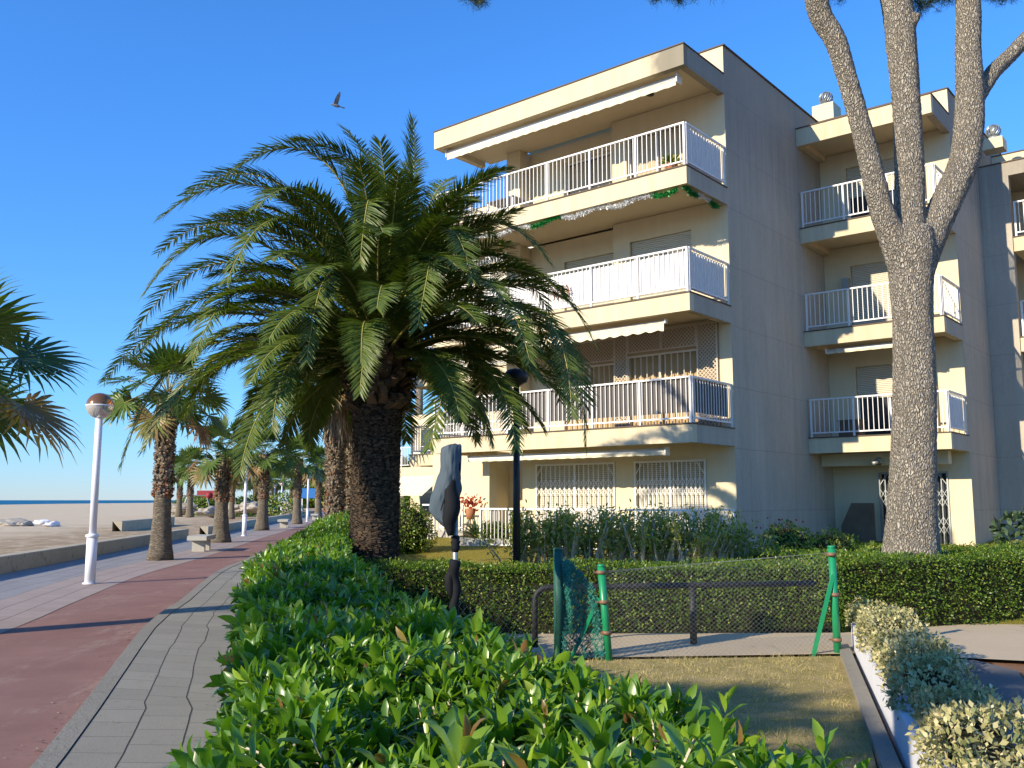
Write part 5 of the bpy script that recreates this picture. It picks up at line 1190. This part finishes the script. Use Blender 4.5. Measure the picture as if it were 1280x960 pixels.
P = np.array(V).reshape(len(prof), ns, 3); tt = np.linspace(0, len(prof) - 1, 41); Q = np.stack([interp(P[:, j], tt) for j in range(ns)], 1)
g = Geo(); m_ = len(tt); Vq = np.concatenate([Q.reshape(-1, 3), Q[0].mean(0)[None], Q[-1].mean(0)[None]])
Fq = [(i * ns + j, i * ns + (j + 1) % ns, (i + 1) * ns + (j + 1) % ns, (i + 1) * ns + j) for i in range(m_ - 1) for j in range(ns)] + [(m_ * ns, (j + 2) % ns, j + 1, j) for j in range(0, ns, 2)] + [(m_ * ns + 1, (m_ - 1) * ns + j, (m_ - 1) * ns + j + 1, (m_ - 1) * ns + (j + 2) % ns) for j in range(0, ns, 2)]
g.add(Vq, Fq, smooth=True); g.build('plastic_bag', 'tarp', cs)
g = Geo(); g.box(-.005, .03, -.02, .02, 1.95, 2.20) if False else g.tube([(.03, -.03, 2.2), (.035, -.03, 1.9), (.005, -.05, 1.83), (-.10, -.095, 1.72), (-.14, -.10, 1.6)], [.012, .014, .012, .01, .004], 8)
zs = np.linspace(1.36, 1.95, 12); g.tube(np.stack([-.05 + .012 * np.sin(zs * 20) + .03 * (zs - 1.36), -.062 + 0 * zs, zs], 1), [.03, .045, .06, .072, .08, .082, .08, .074, .065, .055, .04, .02], 12); g.build('tape', 'blackm', cs)
# garden fence
fa, fb_ = np.array((1.0, 10.03)), np.array((3.64, 10.44))
fe = thing('wire_fence', 'chain-link garden fence with green braced posts between the dry lawn and the path', 'fence', (1.0, 10.03, 0))
def post(x, y, h, r, mat, lean=(0, 0), nm='post'):
    g = Geo(); g.tube([(x, y, 0), (x + lean[0], y + lean[1], h)], r, 16); g.tube([(x + lean[0], y + lean[1], h), (x + lean[0], y + lean[1], h + .025)], [r * 1.12, r * .9], 16); return g.build(nm, mat, fe, fe.location)
post(1.03, 10.0, .99, .041, 'green', (-.07, 0)); post(3.60, 10.38, 1.17, .041, 'green', (-.02, 0))
o = post(.50, 10.05, 1.16, .052, 'oldgreen'); o['label'] = 'older dark green post'
for a, b in (((.62, 10.02, .0), (.93, 10.0, .66)), ((3.30, 10.30, .0), (3.58, 10.36, .88))):
    g = Geo(); g.bars([a], [b], .027, 4); g.build('brace', 'green', fe, fe.location)
for x, y, z in ((.96, 10.0, .93), (.985, 9.98, .62), (1.01, 9.98, .30), (3.57, 10.36, 1.10), (3.59, 10.36, .66), (3.59, 10.36, .17)):
    g = Geo(); g.tube([(x, y - .0, z - .018), (x, y, z + .018)], .052, 14); g.bars([(x - .09, y, z)], [(x - .03, y, z)], .012); g.build('clamp', 'rust', fe, fe.location)
def chain(a, b, z0, z1a, z1b, cell=.058, sag=0.):
    a, b = np.array(a, float), np.array(b, float); L = np.linalg.norm(b - a); n = int(L / cell); m = int(max(z1a, z1b) / (cell * .9)); P0 = []; P1 = []
    for i in range(n):
        for j in range(m):
            h1 = z1a + (z1b - z1a) * i / n
            za, zb = z0 + (h1 - z0) * j / m, z0 + (h1 - z0) * (j + 1) / m
            s0, s1 = (i, i + 1) if j % 2 == 0 else (i + 1, i)
            def q(s, z): f = s / n; f = min(f, 1); p = a + (b - a) * f; return (p[0], p[1] + .02 * math.sin(s * .31 + z * 3) + sag * math.sin(f * 3.14) * (1 - z), z - sag * math.sin(f * 3.14) * z * .5)
            P0.append(q(s0, za)); P1.append(q(s1, zb))
            s2, s3 = (i + 1, i) if j % 2 == 0 else (i, i + 1)
            P0.append(q(s2, za)); P1.append(q(s3, zb))
    g = Geo(); g.bars(P0, P1, .0011, 3); return g
chain((1.0, 10.0), (3.58, 10.38), .02, .93, 1.10).build('wire_mesh', 'galv', fe, fe.location)
c2 = chain((-.52, 9.1), (.48, 10.03), .02, .95, .80, .10, .12); c2.build('wire_mesh', 'galv', fe, fe.location)
g = Geo(); g.bars([(.98, 10.0, .94), (3.57, 10.36, 1.12)], [(3.57, 10.36, 1.12), (1.0, 9.99, .93)], .0018); g.build('tension_wire', 'galv', fe, fe.location)
# bunched green netting on the old post
n = 1700; P0 = []; P1 = []; rs = NR
tt = rs.random(n); zz_ = rs.random(n) * 1.02 + .03; wx = .05 + (.42 * tt ** 1.4) * np.interp(zz_, [0, .4, .8, 1.05], [1.05, 1., .75, .15]); P = np.stack([.50 + wx, 10.02 - .05 * np.sin(wx * 30 + zz_ * 5), zz_], 1)
d = nrm(np.stack([rs.choice([-1, 1], n) * 1., rs.normal(0, .4, n), rs.choice([-1, 1], n) * 1.2 + rs.normal(0, .3, n)], 1)) * .035
g = Geo(); g.bars(P - d, P + d, .0032, 3); g.build('netting', 'net', fe, fe.location)
# dark pipe barrier on the path
br = thing('pipe_barrier', 'low black pipe barrier with rounded end, along the path behind the wire fence', 'barrier', (2.1, 10.9, 0))
zr = .70
g = Geo(); t = np.linspace(0, math.pi / 2, 7); xe = at(668, 735, 11.0)[0]
pth = [(xe - .0, 10.75, 0), (xe, 10.75, zr - .15)] + [(xe + .15 - .15 * math.cos(a), 10.75, zr - .15 + .15 * math.sin(a)) for a in t[1:]] + [(2.0, 11.0, zr), (3.62, 11.15, zr + .01)]
g.tube(pth, .034, 12); g.build('rail', 'blackr', br, br.location)
px = at(866, 735, 10.95)[0]; g = Geo(); g.tube([(px, 10.98, 0), (px, 10.98, zr - .02)], .042, 12); g.build('post', 'blackr', br, br.location)

# ------------------------------------------------------------------ benches, beach things
bn = thing('bench', 'nearest concrete bench beside the first fan palm trunk', 'bench', (-10.5, 31.3, 0), rad(98), 'concrete benches on the promenade')
g = Geo(); g.box(-.85, .85, -.31, .31, .38, .52); g.build('seat', 'benchc', bn)
for sx in (-.45, .45): g = Geo(); g.box(sx - .10, sx + .10, -.2, .2, 0, .377); g.build('leg', 'benchc', bn)
dup(bn, (-14.2, 57.5, 0), rad(98), 'farther small concrete bench beyond the third fan palm', 1.)
dup(bn, (-17.2, 80.5, 0), rad(98), 'farthest bench, tiny, near the blue sign', 1.)
# swing frame
sx, sy, _ = at(250, 637, 100); sw = thing('swing_frame', 'A-shaped playground swing frame with a red ball on the beach', 'swing', (sx, sy, .2), .3)
g = Geo(); g.bars([(-1.9, -.8, 0), (-1.9, .8, 0), (1.2, -.9, 0), (1.2, .9, 0), (-1.9, 0, 2.0)], [(-1.3, 0, 2.1), (-1.3, 0, 2.1), (.6, 0, 2.1), (.6, 0, 2.1), (.6, 0, 2.0)], .07); g.build('frame', 'bluep' if False else 'galv', sw)
g = Geo(); th = np.linspace(0, math.pi, 10); g.tube([(.9, 0, 2.0 - .38 * math.cos(t)) for t in th], [max(.01, .38 * math.sin(t)) for t in th], 14); g.build('ball', 'redp', sw)
x, y, _ = at(267, 636, 112); o = Geo().box(-1.7, 1.7, -1.2, 1.2, 0, 2.6); o.box(-1.6, -.1, -1.23, -1.203, .15, 2.4); o.box(.1, 1.6, -1.23, -1.203, .15, 2.4); o = o.build('container', 'redp'); o.location = (x, y, .25); tag(o, 'dark red container on the beach behind the second fan palm', 'container')
bs = thing('signboard', 'small blue and white sign on posts at the far end of the promenade', 'sign', (*at(386, 625, 95)[:2], 0)); g = Geo(); g.box(-.95, .95, -.04, .04, 1.9, 2.9); g.build('panel', 'bluep', bs)
for q in (-.7, .7): g = Geo(); g.box(q - .05, q + .05, .041, .12, 0, 2.8); g.build('post', 'white', bs)
def rockpile(label, pts, mat, name='rocks', s_=.8):
    for i, (u, v, Y, w) in enumerate(pts):
        import bmesh
        bm = bmesh.new(); bmesh.ops.create_icosphere(bm, subdivisions=3, radius=1)
        for vv in bm.verts:
            nse = .25 * math.sin(vv.co.x * 3 + i) * math.sin(vv.co.y * 4 + i * 2) + .15 * math.sin(vv.co.z * 7 + vv.co.x * 5)
            vv.co *= (1 + nse); vv.co.x *= w; vv.co.y *= w * .6; vv.co.z = vv.co.z * w * .35
        me = bpy.data.meshes.new(name); bm.to_mesh(me); bm.free(); me.materials.append(M[mat]); o = bpy.data.objects.new(name, me); COL.objects.link(o)
        p = at(u, v, Y); o.location = (p[0], Y, max(.05, p[2])); o.rotation_euler = (0, 0, i * 1.1); tag(o, label[i] if isinstance(label, list) else label, 'rock' if mat == 'rock' else 'sack')
rockpile(['long dark driftwood-grey rock at the left edge of the sand', 'small brownish rock just left of the white sacks'], [(12, 656, 62, 1.1), (32, 657, 62, .6)], 'rock', 'beach_rock')
rockpile(['white lumpy sack pile left half, on the sand left of the lamp post', 'paler flat sack to the right of the white pile on the sand'], [(52, 653, 62, .5), (66, 656, 61, .55)], 'bag', 'sack')
rockpile(['pale flat rock on the beach near the swing frame', 'white flat stone right of the swing frame', 'grey boulder between the second lamp post and third fan palm', 'orange-brown low boulder by the second fan palm'][:4], [(226, 636, 98, 1.6), (262, 640, 90, 1.3), (313, 634, 85, 1.5), (294, 636, 86, 1.2)], 'rock', 'boulder')
for i, (u, Y, r, lab) in enumerate([(240, 105, 1.9, 'dark green scrub behind the swing frame'), (258, 104, 1.5, 'dark scrub in front of the red container'), (300, 98, 1.6, 'scrub between the beach palms and the second lamp post'), (325, 104, 2.2, 'dense green scrub behind the third fan palm'), (352, 96, 2.4, 'green scrub left of the fourth fan palm')]):
    bush('beach_scrub', lab, (at(u, 625, Y)[0], Y, .8), r, 1500, 'smallleaf', .28, .6, LEAF2, .7)
# far belt of trees closing the promenade
g = Geo(); n = 26000; x = NR.uniform(-46, 10, n); y = NR.uniform(195, 215, n); top = 6 + 2.2 * np.sin(x * .45) + 1.5 * np.sin(x * 1.3 + 1); z = top * NR.random(n) ** .7
g.leaves(LEAF2, np.stack([x, y, z], 1), rdir(n), rdir(n), 1.1, .8); o = g.build('far_trees', 'smallleaf'); struct(o, 'stuff')
# roof-garden greenery behind the left block
bush('distant_tree', 'dark treetop showing above the balcony roof just right of the date palm tip', (*at(527, 268, 52)[:2], at(527, 275, 52)[2] - 2.2), 3.0, 5000, 'needle', .25, .4, LEAF2, .9, 'tree')
g = Geo(); p = at(527, 268, 52); bt = bpy.data.objects['distant_tree']; g.tube([(0, 0, 0), (0, 0, p[2] - 3)], [.3, .15], 10); g.build('trunk', 'bark', bt)

# ------------------------------------------------------------------ pigeon in flight
bd = thing('pigeon', 'grey bird flying high in the blue sky above the date palm', 'bird', at(420, 132, 24)); bd.rotation_euler = (0, 0, rad(200))
g = Geo(); t = np.linspace(0, 1, 14); g.tube(np.stack([-.16 + .34 * t, 0 * t, -.02 + .05 * t], 1), np.interp(t, [0, .1, .35, .65, .8, .9, 1], [.012, .03, .06, .05, .03, .034, .008]), 12)
g.add([(-.15, -.03, -.02), (-.15, .03, -.02), (-.30, .06, -.05), (-.30, -.06, -.05)], [(0, 1, 2, 3)]); g.build('body', 'feather', bd); bd.scale = (.8,) * 3
for sg_ in (-1, 1):
    g = Geo(); V = [(.08, sg_ * .03, .02), (-.06, sg_ * .03, .02), (.07, sg_ * .15, .15), (-.08, sg_ * .14, .14), (.0, sg_ * .24, .30), (-.11, sg_ * .22, .27), (-.08, sg_ * .27, .40), (-.10, sg_ * .265, .39)]
    V = V + [(a, b + .006, c + .006) for a, b, c in V]; g.add(V, [(0, 1, 3, 2), (2, 3, 5, 4), (4, 5, 7, 6), (8, 10, 11, 9), (10, 12, 13, 11), (12, 14, 15, 13), (0, 2, 10, 8), (2, 4, 12, 10), (4, 6, 14, 12), (1, 9, 11, 3), (3, 11, 13, 5), (5, 13, 15, 7)]); g.build('wing', 'feather', bd)
